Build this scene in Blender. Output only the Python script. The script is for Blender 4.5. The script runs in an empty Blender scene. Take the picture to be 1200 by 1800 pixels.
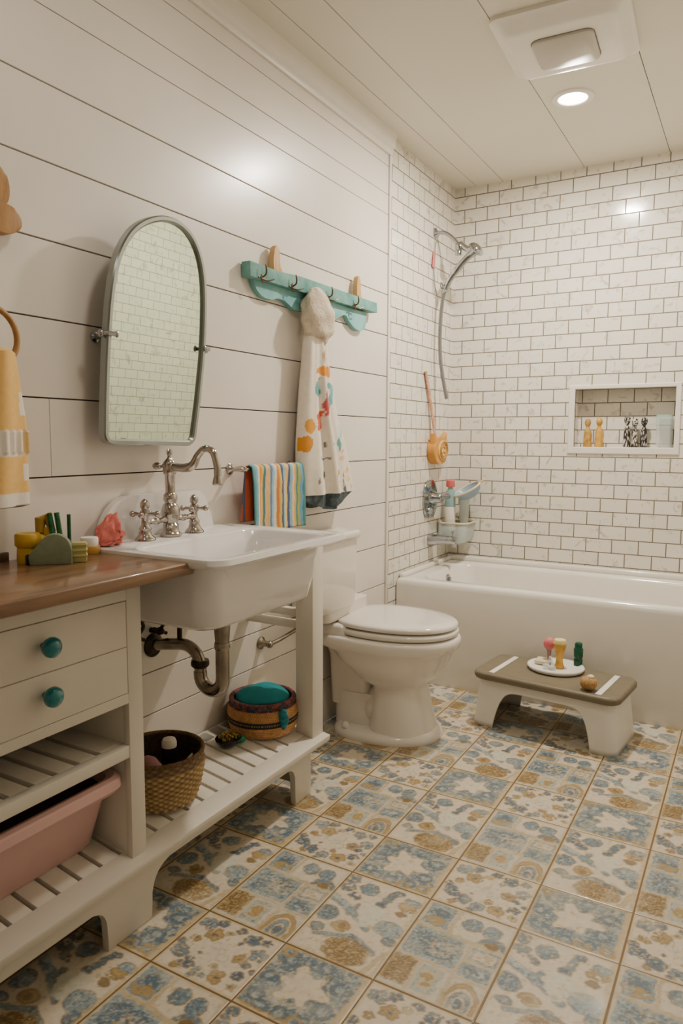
import bpy, bmesh, math, random
import numpy as np
from mathutils import Vector, Matrix
random.seed(7)
np.random.seed(7)
S = bpy.context.scene
COL = S.collection
PI = math.pi

# ------------------------------------------------------------------ colour and material helpers
def lin(c):
    out = []
    for v in c[:3]:
        v = v / 255.0
        out.append(v / 12.92 if v <= 0.04045 else ((v + 0.055) / 1.055) ** 2.4)
    return tuple(out)

def lin_np(a):
    a = np.clip(a, 0, 1)
    return np.where(a <= 0.04045, a / 12.92, ((a + 0.055) / 1.055) ** 2.4)

def _base(name):
    m = bpy.data.materials.new(name)
    m.use_nodes = True
    nt = m.node_tree
    return m, nt, nt.nodes['Principled BSDF']

def mat(name, c, rough=0.5, metal=0.0, coat=0.0, var=0.06, scale=14.0, bump=0.0, bscale=80.0, trans=0.0, alpha=1.0,
        ior=1.45, sss=0.0, spec=0.5, c2=None, sheen=0.0, crough=0.08):
    m, nt, b = _base(name)
    N, L = nt.nodes, nt.links
    tc = N.new('ShaderNodeTexCoord')
    no = N.new('ShaderNodeTexNoise')
    no.inputs['Scale'].default_value = scale
    no.inputs['Detail'].default_value = 4
    L.new(tc.outputs['Object'], no.inputs['Vector'])
    mx = N.new('ShaderNodeMix')
    mx.data_type = 'RGBA'
    l = lin(c)
    if c2 is None:
        l2 = tuple(v * (1 - var * 2) for v in l)
    else:
        l2 = lin(c2)
    mx.inputs[6].default_value = (*l, 1)
    mx.inputs[7].default_value = (*l2, 1)
    mr = N.new('ShaderNodeMapRange')
    mr.inputs[1].default_value = 0.35
    mr.inputs[2].default_value = 0.68
    L.new(no.outputs['Fac'], mr.inputs[0])
    L.new(mr.outputs[0], mx.inputs[0])
    L.new(mx.outputs[2], b.inputs['Base Color'])
    b.inputs['Roughness'].default_value = rough
    b.inputs['Metallic'].default_value = metal
    b.inputs['Coat Weight'].default_value = coat
    b.inputs['Coat Roughness'].default_value = crough
    b.inputs['Transmission Weight'].default_value = trans
    b.inputs['Alpha'].default_value = alpha
    b.inputs['IOR'].default_value = ior
    b.inputs['Specular IOR Level'].default_value = spec
    if sheen:
        b.inputs['Sheen Weight'].default_value = sheen
    if bump:
        n2 = N.new('ShaderNodeTexNoise')
        n2.inputs['Scale'].default_value = bscale
        n2.inputs['Detail'].default_value = 3
        L.new(tc.outputs['Object'], n2.inputs['Vector'])
        bp = N.new('ShaderNodeBump')
        bp.inputs['Strength'].default_value = bump
        bp.inputs['Distance'].default_value = 0.004
        L.new(n2.outputs['Fac'], bp.inputs['Height'])
        L.new(bp.outputs['Normal'], b.inputs['Normal'])
    return m

def mat_paint(name, rough=0.6, coat=0.0, bump=0.0, bscale=200.0, var=0.10, metal=0.0, sheen=0.0):
    """procedural material whose colour is a pattern computed on the vertices, mottled by noise"""
    m, nt, b = _base(name)
    N, L = nt.nodes, nt.links
    at = N.new('ShaderNodeAttribute')
    at.attribute_name = 'paint'
    tc = N.new('ShaderNodeTexCoord')
    no = N.new('ShaderNodeTexNoise')
    no.inputs['Scale'].default_value = 60
    no.inputs['Detail'].default_value = 5
    L.new(tc.outputs['Object'], no.inputs['Vector'])
    mr = N.new('ShaderNodeMapRange')
    mr.inputs[1].default_value = 0.3
    mr.inputs[2].default_value = 0.7
    mr.inputs[3].default_value = 1 - var
    mr.inputs[4].default_value = 1 + var
    L.new(no.outputs['Fac'], mr.inputs[0])
    mu = N.new('ShaderNodeVectorMath')
    mu.operation = 'SCALE'
    L.new(at.outputs['Color'], mu.inputs[0])
    L.new(mr.outputs[0], mu.inputs['Scale'])
    L.new(mu.outputs[0], b.inputs['Base Color'])
    b.inputs['Roughness'].default_value = rough
    b.inputs['Coat Weight'].default_value = coat
    b.inputs['Metallic'].default_value = metal
    if sheen:
        b.inputs['Sheen Weight'].default_value = sheen
    if bump:
        n2 = N.new('ShaderNodeTexNoise')
        n2.inputs['Scale'].default_value = bscale
        L.new(tc.outputs['Object'], n2.inputs['Vector'])
        bp = N.new('ShaderNodeBump')
        bp.inputs['Strength'].default_value = bump
        bp.inputs['Distance'].default_value = 0.003
        L.new(n2.outputs['Fac'], bp.inputs['Height'])
        L.new(bp.outputs['Normal'], b.inputs['Normal'])
    return m

def mat_tile(name, axes, width, row, uo, vo, c=(231, 225, 213), mortar=(112, 103, 88), msize=0.0021, tilt=0.012):
    m, nt, b = _base(name)
    N, L = nt.nodes, nt.links
    tc = N.new('ShaderNodeTexCoord')
    sp = N.new('ShaderNodeSeparateXYZ')
    L.new(tc.outputs['Object'], sp.inputs[0])
    au = N.new('ShaderNodeMath'); au.operation = 'ADD'; au.inputs[1].default_value = uo + 20 * width
    av = N.new('ShaderNodeMath'); av.operation = 'ADD'; av.inputs[1].default_value = vo + 40 * row
    L.new(sp.outputs[axes[0]], au.inputs[0])
    L.new(sp.outputs[axes[1]], av.inputs[0])
    cb = N.new('ShaderNodeCombineXYZ')
    L.new(au.outputs[0], cb.inputs[0]); L.new(av.outputs[0], cb.inputs[1])
    def brick(c1, c2, mo):
        br = N.new('ShaderNodeTexBrick')
        br.offset = 0.5
        br.inputs['Scale'].default_value = 1.0
        br.inputs['Mortar Size'].default_value = msize
        br.inputs['Mortar Smooth'].default_value = 0.15
        br.inputs['Brick Width'].default_value = width
        br.inputs['Row Height'].default_value = row
        br.inputs['Color1'].default_value = (*c1, 1)
        br.inputs['Color2'].default_value = (*c2, 1)
        br.inputs['Mortar'].default_value = (*mo, 1)
        L.new(cb.outputs[0], br.inputs['Vector'])
        return br
    l = lin(c)
    bc = brick(l, tuple(v * 0.93 for v in l), lin(mortar))
    rnd = brick((0, 0, 0), (1, 1, 1), (0.5, 0.5, 0.5))
    # grey marbling on some of the tiles
    no = N.new('ShaderNodeTexNoise'); no.inputs['Scale'].default_value = 22; no.inputs['Detail'].default_value = 6
    no.inputs['Distortion'].default_value = 1.2
    L.new(tc.outputs['Object'], no.inputs['Vector'])
    mr = N.new('ShaderNodeMapRange'); mr.inputs[1].default_value = 0.57; mr.inputs[2].default_value = 0.70
    mr.inputs[4].default_value = 0.6
    L.new(no.outputs['Fac'], mr.inputs[0])
    mx = N.new('ShaderNodeMix'); mx.data_type = 'RGBA'
    mx.inputs[7].default_value = (*lin((160, 152, 138)), 1)
    L.new(mr.outputs[0], mx.inputs[0]); L.new(bc.outputs['Color'], mx.inputs[6])
    L.new(mx.outputs[2], b.inputs['Base Color'])
    b.inputs['Roughness'].default_value = 0.16
    rr = N.new('ShaderNodeMapRange'); rr.inputs[3].default_value = 0.14; rr.inputs[4].default_value = 0.7
    L.new(bc.outputs['Fac'], rr.inputs[0]); L.new(rr.outputs[0], b.inputs['Roughness'])
    inv = N.new('ShaderNodeMath'); inv.operation = 'SUBTRACT'; inv.inputs[0].default_value = 1.0
    L.new(bc.outputs['Fac'], inv.inputs[1])
    wv = N.new('ShaderNodeTexNoise'); wv.inputs['Scale'].default_value = 9
    L.new(tc.outputs['Object'], wv.inputs['Vector'])
    hm = N.new('ShaderNodeMath'); hm.operation = 'MULTIPLY_ADD'; hm.inputs[1].default_value = 0.5
    L.new(wv.outputs['Fac'], hm.inputs[0]); L.new(inv.outputs[0], hm.inputs[2])
    bp = N.new('ShaderNodeBump'); bp.inputs['Strength'].default_value = 0.5; bp.inputs['Distance'].default_value = 0.002
    L.new(hm.outputs[0], bp.inputs['Height'])
    # every tile is set at a slightly different angle
    sub = N.new('ShaderNodeVectorMath'); sub.operation = 'SUBTRACT'; sub.inputs[1].default_value = (0.5, 0.5, 0.5)
    L.new(rnd.outputs['Color'], sub.inputs[0])
    sc = N.new('ShaderNodeVectorMath'); sc.operation = 'MULTIPLY'; sc.inputs[1].default_value = (tilt, tilt, 2.2 * tilt)
    L.new(sub.outputs[0], sc.inputs[0])
    ad = N.new('ShaderNodeVectorMath'); ad.operation = 'ADD'
    L.new(bp.outputs['Normal'], ad.inputs[0]); L.new(sc.outputs[0], ad.inputs[1])
    nm = N.new('ShaderNodeVectorMath'); nm.operation = 'NORMALIZE'
    L.new(ad.outputs[0], nm.inputs[0])
    L.new(nm.outputs[0], b.inputs['Normal'])
    return m

def mat_wood(name, c1, c2, rough=0.4, axis=(1, 14, 14), coat=0.0):
    m, nt, b = _base(name)
    N, L = nt.nodes, nt.links
    tc = N.new('ShaderNodeTexCoord')
    mp = N.new('ShaderNodeMapping'); mp.inputs['Scale'].default_value = axis
    L.new(tc.outputs['Object'], mp.inputs[0])
    no = N.new('ShaderNodeTexNoise'); no.inputs['Scale'].default_value = 3.0; no.inputs['Detail'].default_value = 7
    no.inputs['Distortion'].default_value = 0.6
    L.new(mp.outputs[0], no.inputs['Vector'])
    rp = N.new('ShaderNodeValToRGB')
    rp.color_ramp.elements[0].position = 0.32; rp.color_ramp.elements[0].color = (*lin(c1), 1)
    rp.color_ramp.elements[1].position = 0.68; rp.color_ramp.elements[1].color = (*lin(c2), 1)
    L.new(no.outputs['Fac'], rp.inputs[0])
    L.new(rp.outputs[0], b.inputs['Base Color'])
    b.inputs['Roughness'].default_value = rough
    b.inputs['Coat Weight'].default_value = coat
    return m

# ------------------------------------------------------------------ mesh helpers
class MB:
    def __init__(s):
        s.bm = bmesh.new()
    def _merge(s, t, mi=0, M=None):
        if M is not None:
            bmesh.ops.transform(t, matrix=M, verts=t.verts)
        for f in t.faces:
            f.material_index = mi
        me = bpy.data.meshes.new('tmp')
        t.to_mesh(me); t.free()
        s.bm.from_mesh(me)
        bpy.data.meshes.remove(me)
        return s
    def box(s, x0, x1, y0, y1, z0, z1, bev=0.0, seg=2, mi=0, M=None):
        t = bmesh.new()
        bmesh.ops.create_cube(t, size=1)
        for v in t.verts:
            v.co = Vector((x0 + (v.co.x + .5) * (x1 - x0), y0 + (v.co.y + .5) * (y1 - y0), z0 + (v.co.z + .5) * (z1 - z0)))
        if bev:
            bmesh.ops.bevel(t, geom=list(t.edges), offset=bev, segments=seg, affect='EDGES', profile=0.5)
        return s._merge(t, mi, M)
    def rings(s, rings, cap0=True, cap1=True, mi=0, M=None, closed=True):
        t = bmesh.new()
        R = [[t.verts.new(p) for p in r] for r in rings]
        n = len(R[0])
        for a, b in zip(R[:-1], R[1:]):
            for i in range(n if closed else n - 1):
                j = (i + 1) % n
                try: t.faces.new((a[i], a[j], b[j], b[i]))
                except ValueError: pass
        if cap0: t.faces.new(R[0][::-1])
        if cap1: t.faces.new(R[-1])
        return s._merge(t, mi, M)
    def lathe(s, prof, c=(0, 0, 0), axis='z', seg=32, cap0=True, cap1=True, mi=0, M=None, sx=1.0, sy=1.0):
        rings = []
        for r, h in prof:
            r = max(r, 1e-5)
            ring = []
            for k in range(seg):
                a = 2 * PI * k / seg
                u, v = r * math.cos(a) * sx, r * math.sin(a) * sy
                if axis == 'z': p = (u, v, h)
                elif axis == 'x': p = (h, u, v)
                else: p = (v, h, u)
                ring.append((c[0] + p[0], c[1] + p[1], c[2] + p[2]))
            rings.append(ring)
        return s.rings(rings, cap0, cap1, mi, M)
    def tube(s, pts, r, seg=12, cap=True, mi=0, M=None, sy=1.0):
        pts = [Vector(p) for p in pts]
        n = len(pts)
        rs = r if isinstance(r, (list, tuple)) else [r] * n
        T = []
        for i in range(n):
            d = pts[min(i + 1, n - 1)] - pts[max(i - 1, 0)]
            T.append(d.normalized())
        up = Vector((0, 0, 1)) if abs(T[0].z) < 0.9 else Vector((1, 0, 0))
        nrm = (up - T[0] * up.dot(T[0])).normalized()
        rings = []
        for i in range(n):
            nrm = (nrm - T[i] * nrm.dot(T[i]))
            nrm.normalize()
            bn = T[i].cross(nrm)
            rings.append([pts[i] + (nrm * math.cos(2 * PI * k / seg) + bn * math.sin(2 * PI * k / seg) * sy) * rs[i] for k in range(seg)])
        return s.rings(rings, cap, cap, mi, M)
    def torus(s, c, R, r, axis='x', seg=40, sseg=10, mi=0, a0=0, a1=2 * PI):
        full = abs(a1 - a0 - 2 * PI) < 1e-6
        pts = []
        n = seg
        for k in range(n + 1):
            a = a0 + (a1 - a0) * k / n
            u, v = R * math.cos(a), R * math.sin(a)
            p = {'x': (0, u, v), 'y': (u, 0, v), 'z': (u, v, 0)}[axis]
            pts.append((c[0] + p[0], c[1] + p[1], c[2] + p[2]))
        return s.tube(pts, r, sseg, cap=not full, mi=mi)
    def prism(s, pts, plane, d0, d1, bev=0.0, seg=2, mi=0, M=None):
        """pts: 2D outline. plane 'yz' extrudes along x, 'xz' along y, 'xy' along z"""
        t = bmesh.new()
        def P(p, d):
            return {'yz': (d, p[0], p[1]), 'xz': (p[0], d, p[1]), 'xy': (p[0], p[1], d)}[plane]
        a = [t.verts.new(P(p, d0)) for p in pts]
        b = [t.verts.new(P(p, d1)) for p in pts]
        n = len(pts)
        t.faces.new(a[::-1]); t.faces.new(b)
        cap = [e for e in t.edges]
        for i in range(n):
            j = (i + 1) % n
            t.faces.new((a[i], a[j], b[j], b[i]))
        if bev:
            bmesh.ops.bevel(t, geom=cap, offset=bev, segments=seg, affect='EDGES', profile=0.5)
        return s._merge(t, mi, M)
    def ell(s, c, r, seg=24, rings=14, mi=0, M=None):
        t = bmesh.new()
        bmesh.ops.create_uvsphere(t, u_segments=seg, v_segments=rings, radius=1)
        for v in t.verts:
            v.co = Vector((c[0] + v.co.x * r[0], c[1] + v.co.y * r[1], c[2] + v.co.z * r[2]))
        return s._merge(t, mi, M)
    def grid(s, fn, nu, nv, mi=0, closed_u=False):
        t = bmesh.new()
        V = [[t.verts.new(fn(i / nu, j / nv)) for j in range(nv + 1)] for i in range(nu if closed_u else nu + 1)]
        m = nu
        for i in range(m):
            i2 = (i + 1) % len(V)
            for j in range(nv):
                t.faces.new((V[i][j], V[i2][j], V[i2][j + 1], V[i][j + 1]))
        return s._merge(t, mi)

def spline(pts, n=8):
    P = [Vector(p) for p in pts]
    P = [P[0] * 2 - P[1]] + P + [P[-1] * 2 - P[-2]]
    out = []
    for i in range(1, len(P) - 2):
        p0, p1, p2, p3 = P[i - 1:i + 3]
        for k in range(n):
            t = k / n
            out.append(0.5 * ((2 * p1) + (p2 - p0) * t + (2 * p0 - 5 * p1 + 4 * p2 - p3) * t * t + (3 * p1 - p0 - 3 * p2 + p3) * t ** 3))
    out.append(P[-2])
    return out

def spline2(pts, n=6, closed=False):
    q = [(p[0], p[1], 0) for p in pts]
    if closed:
        k = len(q)
        P = [Vector(q[(i - 1) % k]) for i in range(k + 3)]
        out = []
        for i in range(1, k + 1):
            p0, p1, p2, p3 = P[i - 1:i + 3]
            for j in range(n):
                t = j / n
                v = 0.5 * ((2 * p1) + (p2 - p0) * t + (2 * p0 - 5 * p1 + 4 * p2 - p3) * t * t + (3 * p1 - p0 - 3 * p2 + p3) * t ** 3)
                out.append((v.x, v.y))
        return out
    return [(v.x, v.y) for v in spline(q, n)]

def rrect(x0, x1, y0, y1, r, n=6):
    out = []
    for cx, cy, a0 in ((x1 - r, y1 - r, 0), (x0 + r, y1 - r, PI / 2), (x0 + r, y0 + r, PI), (x1 - r, y0 + r, 1.5 * PI)):
        for k in range(n + 1):
            a = a0 + PI / 2 * k / n
            out.append((cx + r * math.cos(a), cy + r * math.sin(a)))
    return out

def ring(pts2, z):
    return [(p[0], p[1], z) for p in pts2]

def obj(name, mb, mats, parent=None, smooth=40, kind=None, sub=0, solid=0.0, origin=None):
    me = bpy.data.meshes.new(name)
    bm = mb.bm
    bmesh.ops.recalc_face_normals(bm, faces=bm.faces)
    bm.to_mesh(me); bm.free()
    o = bpy.data.objects.new(name, me)
    COL.objects.link(o)
    for m in (mats if isinstance(mats, (list, tuple)) else [mats]):
        me.materials.append(m)
    if smooth:
        me.polygons.foreach_set('use_smooth', [True] * len(me.polygons))
        if smooth < 180:
            me.set_sharp_from_angle(angle=math.radians(smooth))
    if origin is not None:
        me.transform(Matrix.Translation(-Vector(origin)))
        o.location = origin
    if parent is not None:
        o.parent = parent
        if parent.type == 'EMPTY':
            o.matrix_parent_inverse = Matrix.Translation(-parent.location)
    if solid:
        md = o.modifiers.new('thickness', 'SOLIDIFY'); md.thickness = solid; md.offset = 0
    if sub:
        md = o.modifiers.new('smooth', 'SUBSURF'); md.levels = sub; md.render_levels = sub
    if kind: o['kind'] = kind
    return o

def tag(o, label, cat, group=None):
    o['label'] = label; o['category'] = cat
    if group: o['group'] = group
    return o

def thing(name, label, cat, loc=(0, 0, 0), group=None):
    o = bpy.data.objects.new(name, None)
    COL.objects.link(o)
    o.location = loc
    o.empty_display_size = 0.05
    return tag(o, label, cat, group)

def dup(root, loc, rotz, label, group=None):
    r = root.copy(); COL.objects.link(r); r.location = loc; r.rotation_euler = (0, 0, rotz)
    r['label'] = label
    if group: r['group'] = group
    for ch in list(root.children):
        c = ch.copy(); COL.objects.link(c); c.parent = r
        for g in list(ch.children):
            d = g.copy(); COL.objects.link(d); d.parent = c
    return r

def paint(o, fn):
    me = o.data
    n = len(me.vertices)
    co = np.empty(n * 3, dtype=np.float32)
    me.vertices.foreach_get('co', co)
    co = co.reshape(n, 3)
    rgb = lin_np(fn(co))
    a = me.color_attributes.new('paint', 'FLOAT_COLOR', 'POINT')
    buf = np.ones((n, 4), dtype=np.float32)
    buf[:, :3] = rgb
    a.data.foreach_set('color', buf.ravel())

def C(*c):
    return np.array(c, dtype=float) / 255.0

_nt = np.random.rand(64, 64)
def vnoise(x, y):
    xi = np.floor(x).astype(int); yi = np.floor(y).astype(int)
    fx = x - xi; fy = y - yi
    fx = fx * fx * (3 - 2 * fx); fy = fy * fy * (3 - 2 * fy)
    g = lambda a, b: _nt[a % 64, b % 64]
    return (g(xi, yi) * (1 - fx) * (1 - fy) + g(xi + 1, yi) * fx * (1 - fy) + g(xi, yi + 1) * (1 - fx) * fy + g(xi + 1, yi + 1) * fx * fy)

# ------------------------------------------------------------------ materials
M = {}
M['shiplap'] = mat('shiplap_white_paint', (229, 221, 211), rough=0.4, var=0.035, scale=3, coat=0.55, bump=0.05, bscale=14, crough=0.24)
M['gap'] = mat('shiplap_gap', (78, 64, 48), rough=0.8, var=0.2)
M['gap_ceiling'] = mat('ceiling_gap', (112, 106, 90), rough=0.8, var=0.1)
M['ceiling'] = mat('ceiling_paint', (222, 217, 202), rough=0.45, var=0.02, scale=2)
M['trim'] = mat('white_trim_paint', (228, 222, 212), rough=0.35, var=0.02)
M['cabinet'] = mat('cabinet_paint', (226, 219, 206), rough=0.4, var=0.03, scale=6, bump=0.03, bscale=30)
M['porcelain'] = mat('white_porcelain', (238, 234, 232), rough=0.12, var=0.01, coat=0.5)
M['toilet'] = mat('toilet_porcelain', (231, 224, 214), rough=0.12, var=0.01, coat=0.5)
M['tub'] = mat('tub_enamel', (232, 227, 217), rough=0.15, var=0.01, coat=0.5)
M['nickel'] = mat('polished_nickel', (184, 176, 168), rough=0.16, metal=1.0, var=0.05)
M['chrome'] = mat('chrome', (172, 176, 180), rough=0.12, metal=1.0, var=0.03)
M['steel'] = mat('brushed_steel_frame', (166, 172, 170), rough=0.28, metal=1.0, var=0.08, scale=5)
M['pipe'] = mat('tarnished_nickel_pipe', (168, 158, 144), rough=0.22, metal=1.0, var=0.2, scale=20)
M['dark_pipe'] = mat('dark_pipe', (66, 58, 48), rough=0.35, metal=0.8, var=0.2)
M['mirror'] = mat('mirror_silver', (200, 214, 196), rough=0.01, metal=1.0, var=0.0)
M['counter'] = mat_wood('walnut_counter', (98, 70, 48), (138, 103, 72), rough=0.3, axis=(14, 1.2, 14), coat=0.3)
M['oak'] = mat_wood('pale_oak', (190, 148, 96), (214, 174, 120), rough=0.5, axis=(8, 30, 3))
M['honey'] = mat_wood('honey_wood', (150, 108, 58), (182, 136, 78), rough=0.45, axis=(6, 20, 6))
M['teal_wood'] = mat('teal_painted_wood', (124, 174, 166), rough=0.6, var=0.14, scale=18, c2=(84, 140, 136), bump=0.15, bscale=40)
M['teal_knob'] = mat('teal_glass', (8, 128, 134), rough=0.15, var=0.1, coat=0.6)
M['bronze'] = mat('old_bronze', (112, 96, 74), rough=0.4, metal=0.9, var=0.2)
M['pink_plastic'] = mat('pink_plastic', (222, 180, 174), rough=0.4, var=0.04, scale=5)
M['dark_plum'] = mat('dark_plum', (62, 40, 40), rough=0.6, var=0.15)
M['white_plastic'] = mat('white_plastic', (238, 234, 226), rough=0.35, var=0.02)
M['taupe'] = mat('taupe_plastic', (122, 112, 92), rough=0.45, var=0.05, scale=30, bump=0.05, bscale=300)
M['yellow'] = mat('yellow_plastic', (214, 172, 56), rough=0.45, var=0.08, scale=20)
M['olive_yellow'] = mat('olive_yellow', (176, 142, 52), rough=0.5, var=0.1)
M['sage'] = mat('sage_green_wood', (132, 142, 114), rough=0.6, var=0.06, scale=60)
M['green_glass'] = mat('green_stem', (24, 112, 62), rough=0.3, var=0.4, scale=40, c2=(8, 52, 36))
M['lime'] = mat('pale_lime', (190, 184, 118), rough=0.5, var=0.06, scale=40)
M['ochre'] = mat('ochre_cream', (196, 150, 70), rough=0.4, var=0.08)
M['coral'] = mat('coral_terry', (226, 122, 112), rough=0.8, var=0.1, scale=50, bump=0.4, bscale=220)
M['teal_cloth'] = mat('teal_cloth', (10, 142, 152), rough=0.8, var=0.12, scale=12, bump=0.2, bscale=300)
M['fleece'] = mat('cream_fleece', (224, 208, 186), rough=0.95, var=0.12, scale=30, bump=0.9, bscale=110)
M['pink_soft'] = mat('pink_soft', (228, 120, 128), rough=0.5, var=0.12, scale=60)
M['clear'] = mat('clear_plastic', (226, 230, 228), rough=0.08, alpha=0.45, var=0.0)
M['frost'] = mat('frosted_plastic', (216, 224, 220), rough=0.25, alpha=0.42, var=0.03)
M['aqua'] = mat('aqua_plastic', (150, 190, 190), rough=0.2, alpha=0.72, var=0.05)
M['blue_soft'] = mat('pale_blue_plastic', (164, 190, 210), rough=0.35, var=0.05, trans=0.2)
M['cream_plastic'] = mat('cream_plastic', (226, 212, 180), rough=0.4, var=0.05)
M['amber'] = mat('amber_glass', (204, 164, 92), rough=0.15, alpha=0.85, var=0.25, scale=30, c2=(160, 112, 48))
M['red_plastic'] = mat('coral_red_plastic', (214, 108, 100), rough=0.4, var=0.05)
M['orange'] = mat('orange_plastic', (212, 148, 66), rough=0.35, var=0.08)
M['dark_green'] = mat('dark_green_plastic', (14, 92, 64), rough=0.3, var=0.25, scale=60)
M['brown_ball'] = mat('brown_bristle', (206, 164, 108), rough=0.8, var=0.3, scale=160, c2=(160, 116, 66), bump=0.5, bscale=260)
M['black'] = mat('black_plastic', (30, 26, 30), rough=0.3, var=0.1)
M['mauve'] = mat('mauve_plastic', (176, 128, 126), rough=0.4, var=0.1)
M['paper_white'] = mat('matte_white', (226, 220, 208), rough=0.5, var=0.02)
M['grey_panel'] = mat('fan_grille_grey', (196, 191, 181), rough=0.4, var=0.02)
M['shadow_line'] = mat('seam_dark', (120, 112, 100), rough=0.7, var=0.05)
M['hose'] = mat('hose_metal', (146, 146, 146), rough=0.3, metal=0.9, var=0.1, scale=200)
M['paint_cloth'] = mat_paint('printed_cotton', rough=0.85, bump=0.12, bscale=260, var=0.05, sheen=0.1)
M['paint_wicker'] = mat_paint('woven_fibre', rough=0.7, bump=0.5, bscale=420, var=0.2)
M['paint_gloss'] = mat_paint('patterned_glaze', rough=0.2, coat=0.3, var=0.05)
M['paint_floor'] = mat_paint('painted_floor_tile', rough=0.3, coat=0.15, var=0.07)
def emission(name, c, s):
    m, nt, b = _base(name)
    b.inputs['Emission Color'].default_value = (*c, 1)
    b.inputs['Emission Strength'].default_value = s
    no = nt.nodes.new('ShaderNodeTexNoise'); no.inputs['Scale'].default_value = 4
    return m
M['lamp'] = emission('lamp_lens', (1, 0.95, 0.86), 14)

H = 2.44; YB = 3.5456; XR = 1.62; YN = -1.25; YT = 2.757

# ------------------------------------------------------------------ room shell
gaps = [2.3108, 2.1922, 2.1088, 1.9421, 1.7684, 1.5925, 1.4137, 1.2299, 1.0439, 0.8505, 0.6587, 0.4789, 0.357, 0.18, 0.0]
b = MB()
b.box(-0.05, -0.011, YN, YT, 0, H, mi=1)
top = H
for z in gaps:
    g = 0.0011 if z > 2.0 else 0.0017
    lo = z + g if z > 0 else 0
    if abs(z - 1.0439) < 1e-4:
        b.box(-0.012, 0, YN, 0.9742, lo, top, bev=0.0008, seg=1)
        b.box(-0.012, 0, 0.9752, YT, lo, top, bev=0.0008, seg=1)
    else:
        b.box(-0.012, 0, YN, YT, lo, top, bev=0.0008, seg=1)
    top = z - g
obj('wall_left', b, [M['shiplap'], M['gap']], kind='structure', smooth=0)

b = MB()
b.box(-0.05, 0.0, YT, YB + 0.15, 0, H)
tile_left = mat_tile('subway_tile_left', (1, 2), 0.118, 0.0673, -2.908, -2.330, msize=0.0024)
obj('wall_shower_left', b, tile_left, kind='structure', smooth=0)

nx0, nx1, nz0, nz1 = 0.652, 1.108, 1.098, 1.386
b = MB()
b.box(-0.05, nx0, YB, YB + 0.15, 0, H); b.box(nx1, XR + .05, YB, YB + 0.15, 0, H)
b.box(nx0, nx1, YB, YB + 0.15, 0, nz0); b.box(nx0, nx1, YB, YB + 0.15, nz1, H)
b.box(nx0, nx1, YB + 0.09, YB + 0.15, nz0, nz1)
tile_back = mat_tile('subway_tile_back', (0, 2), 0.1228, 0.0673, 0.0695, -2.330, msize=0.0026)
obj('wall_back', b, tile_back, kind='structure', smooth=0)
b = MB()
def frm(i, y): return [(nx0 - .03 + i[0], y, nz0 - .03 + i[1]), (nx1 + .024 - i[2], y, nz0 - .03 + i[1]), (nx1 + .024 - i[2], y, nz1 + .018 - i[3]), (nx0 - .03 + i[0], y, nz1 + .018 - i[3])]
b.rings([frm((0, 0, 0, 0), YB + .002), frm((0, 0, 0, 0), YB - .005), frm((.003, .003, .003, .003), YB - .008), frm((.027, .030, .021, .017), YB - .008), frm((.030, .033, .024, .020), YB - .005), frm((.030, .033, .024, .020), YB + .012)], cap0=False, cap1=False)
obj('trim_3', b, M['trim'], kind='structure')

tile_right = mat_tile('subway_tile_right', (1, 2), 0.088, 0.0475, 0.02, 0.01, mortar=(150, 146, 132), msize=0.0016)
b = MB(); b.box(XR, XR + .05, YN, YB + .15, 0, H)
obj('wall_right', b, tile_right, kind='structure', smooth=0)
b = MB(); b.box(-.05, XR + .05, YN - .05, YN, 0, H)
obj('wall_near', b, M['shiplap'], kind='structure', smooth=0)

b = MB()
b.box(-.05, XR + .05, YN, YB + .15, H + .011, H + .05, mi=1)
xs = [-.05, 0.114, 0.257, 0.655, 1.032, 1.41, XR + .05]
for i in range(len(xs) - 1):
    b.box(xs[i] + .0013, xs[i + 1] - .0013, YN, YB + .15, H, H + .012, bev=0.0008, seg=1)
obj('ceiling', b, [M['ceiling'], M['gap_ceiling']], kind='structure', smooth=0)

b = MB()
prof = [(0, H - .082), (.010, H - .082), (.014, H - .072), (.014, H - .06), (.024, H - .052), (.030, H - .012), (.034, H), (0, H)]
b.prism([(p[0], p[1]) for p in prof], 'xz', YN, YT + .012)
obj('trim_1', b, M['trim'], kind='structure', smooth=30)
b = MB(); b.box(0, .008, YT - .003, YT + .016, 0, H - .082, bev=.002)
obj('trim_2', b, M['trim'], kind='structure')

# ------------------------------------------------------------------ floor of hand-painted tiles (the pattern is computed on the mesh)
GX0, GDX = 0.3626, 0.2224
GY0, PERIOD, SMALL = 0.8976, 0.5085, 0.1966
def axis_coords(lo, hi, step_fn, lines):
    c = [lo]
    while c[-1] < hi:
        c.append(c[-1] + step_fn(c[-1]))
    c[-1] = hi
    c = np.array(c)
    for l in lines:
        c = c[np.abs(c - l) > 0.0036]
    extra = [l + d for l in lines for d in (-.0029, -.0017, .0017, .0029)]
    return np.unique(np.sort(np.concatenate([c, [e for e in extra if lo < e < hi]])))
xl = [GX0 + GDX * k for k in range(-2, 6)]
yl = []
for k in range(-5, 6):
    yl += [GY0 + PERIOD * k, GY0 + PERIOD * k + SMALL]
yl = [y for y in yl if YN < y < YB]
gx = axis_coords(0, XR, lambda v: 0.0032 if v < 1.4 else 0.012, xl)
gy = axis_coords(YN, 2.95, lambda v: 0.03 if v < 0.32 else (0.0026 if v < 1.5 else 0.0042), yl)
XX, YY = np.meshgrid(gx, gy)
nxv, nyv = len(gx), len(gy)

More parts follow.
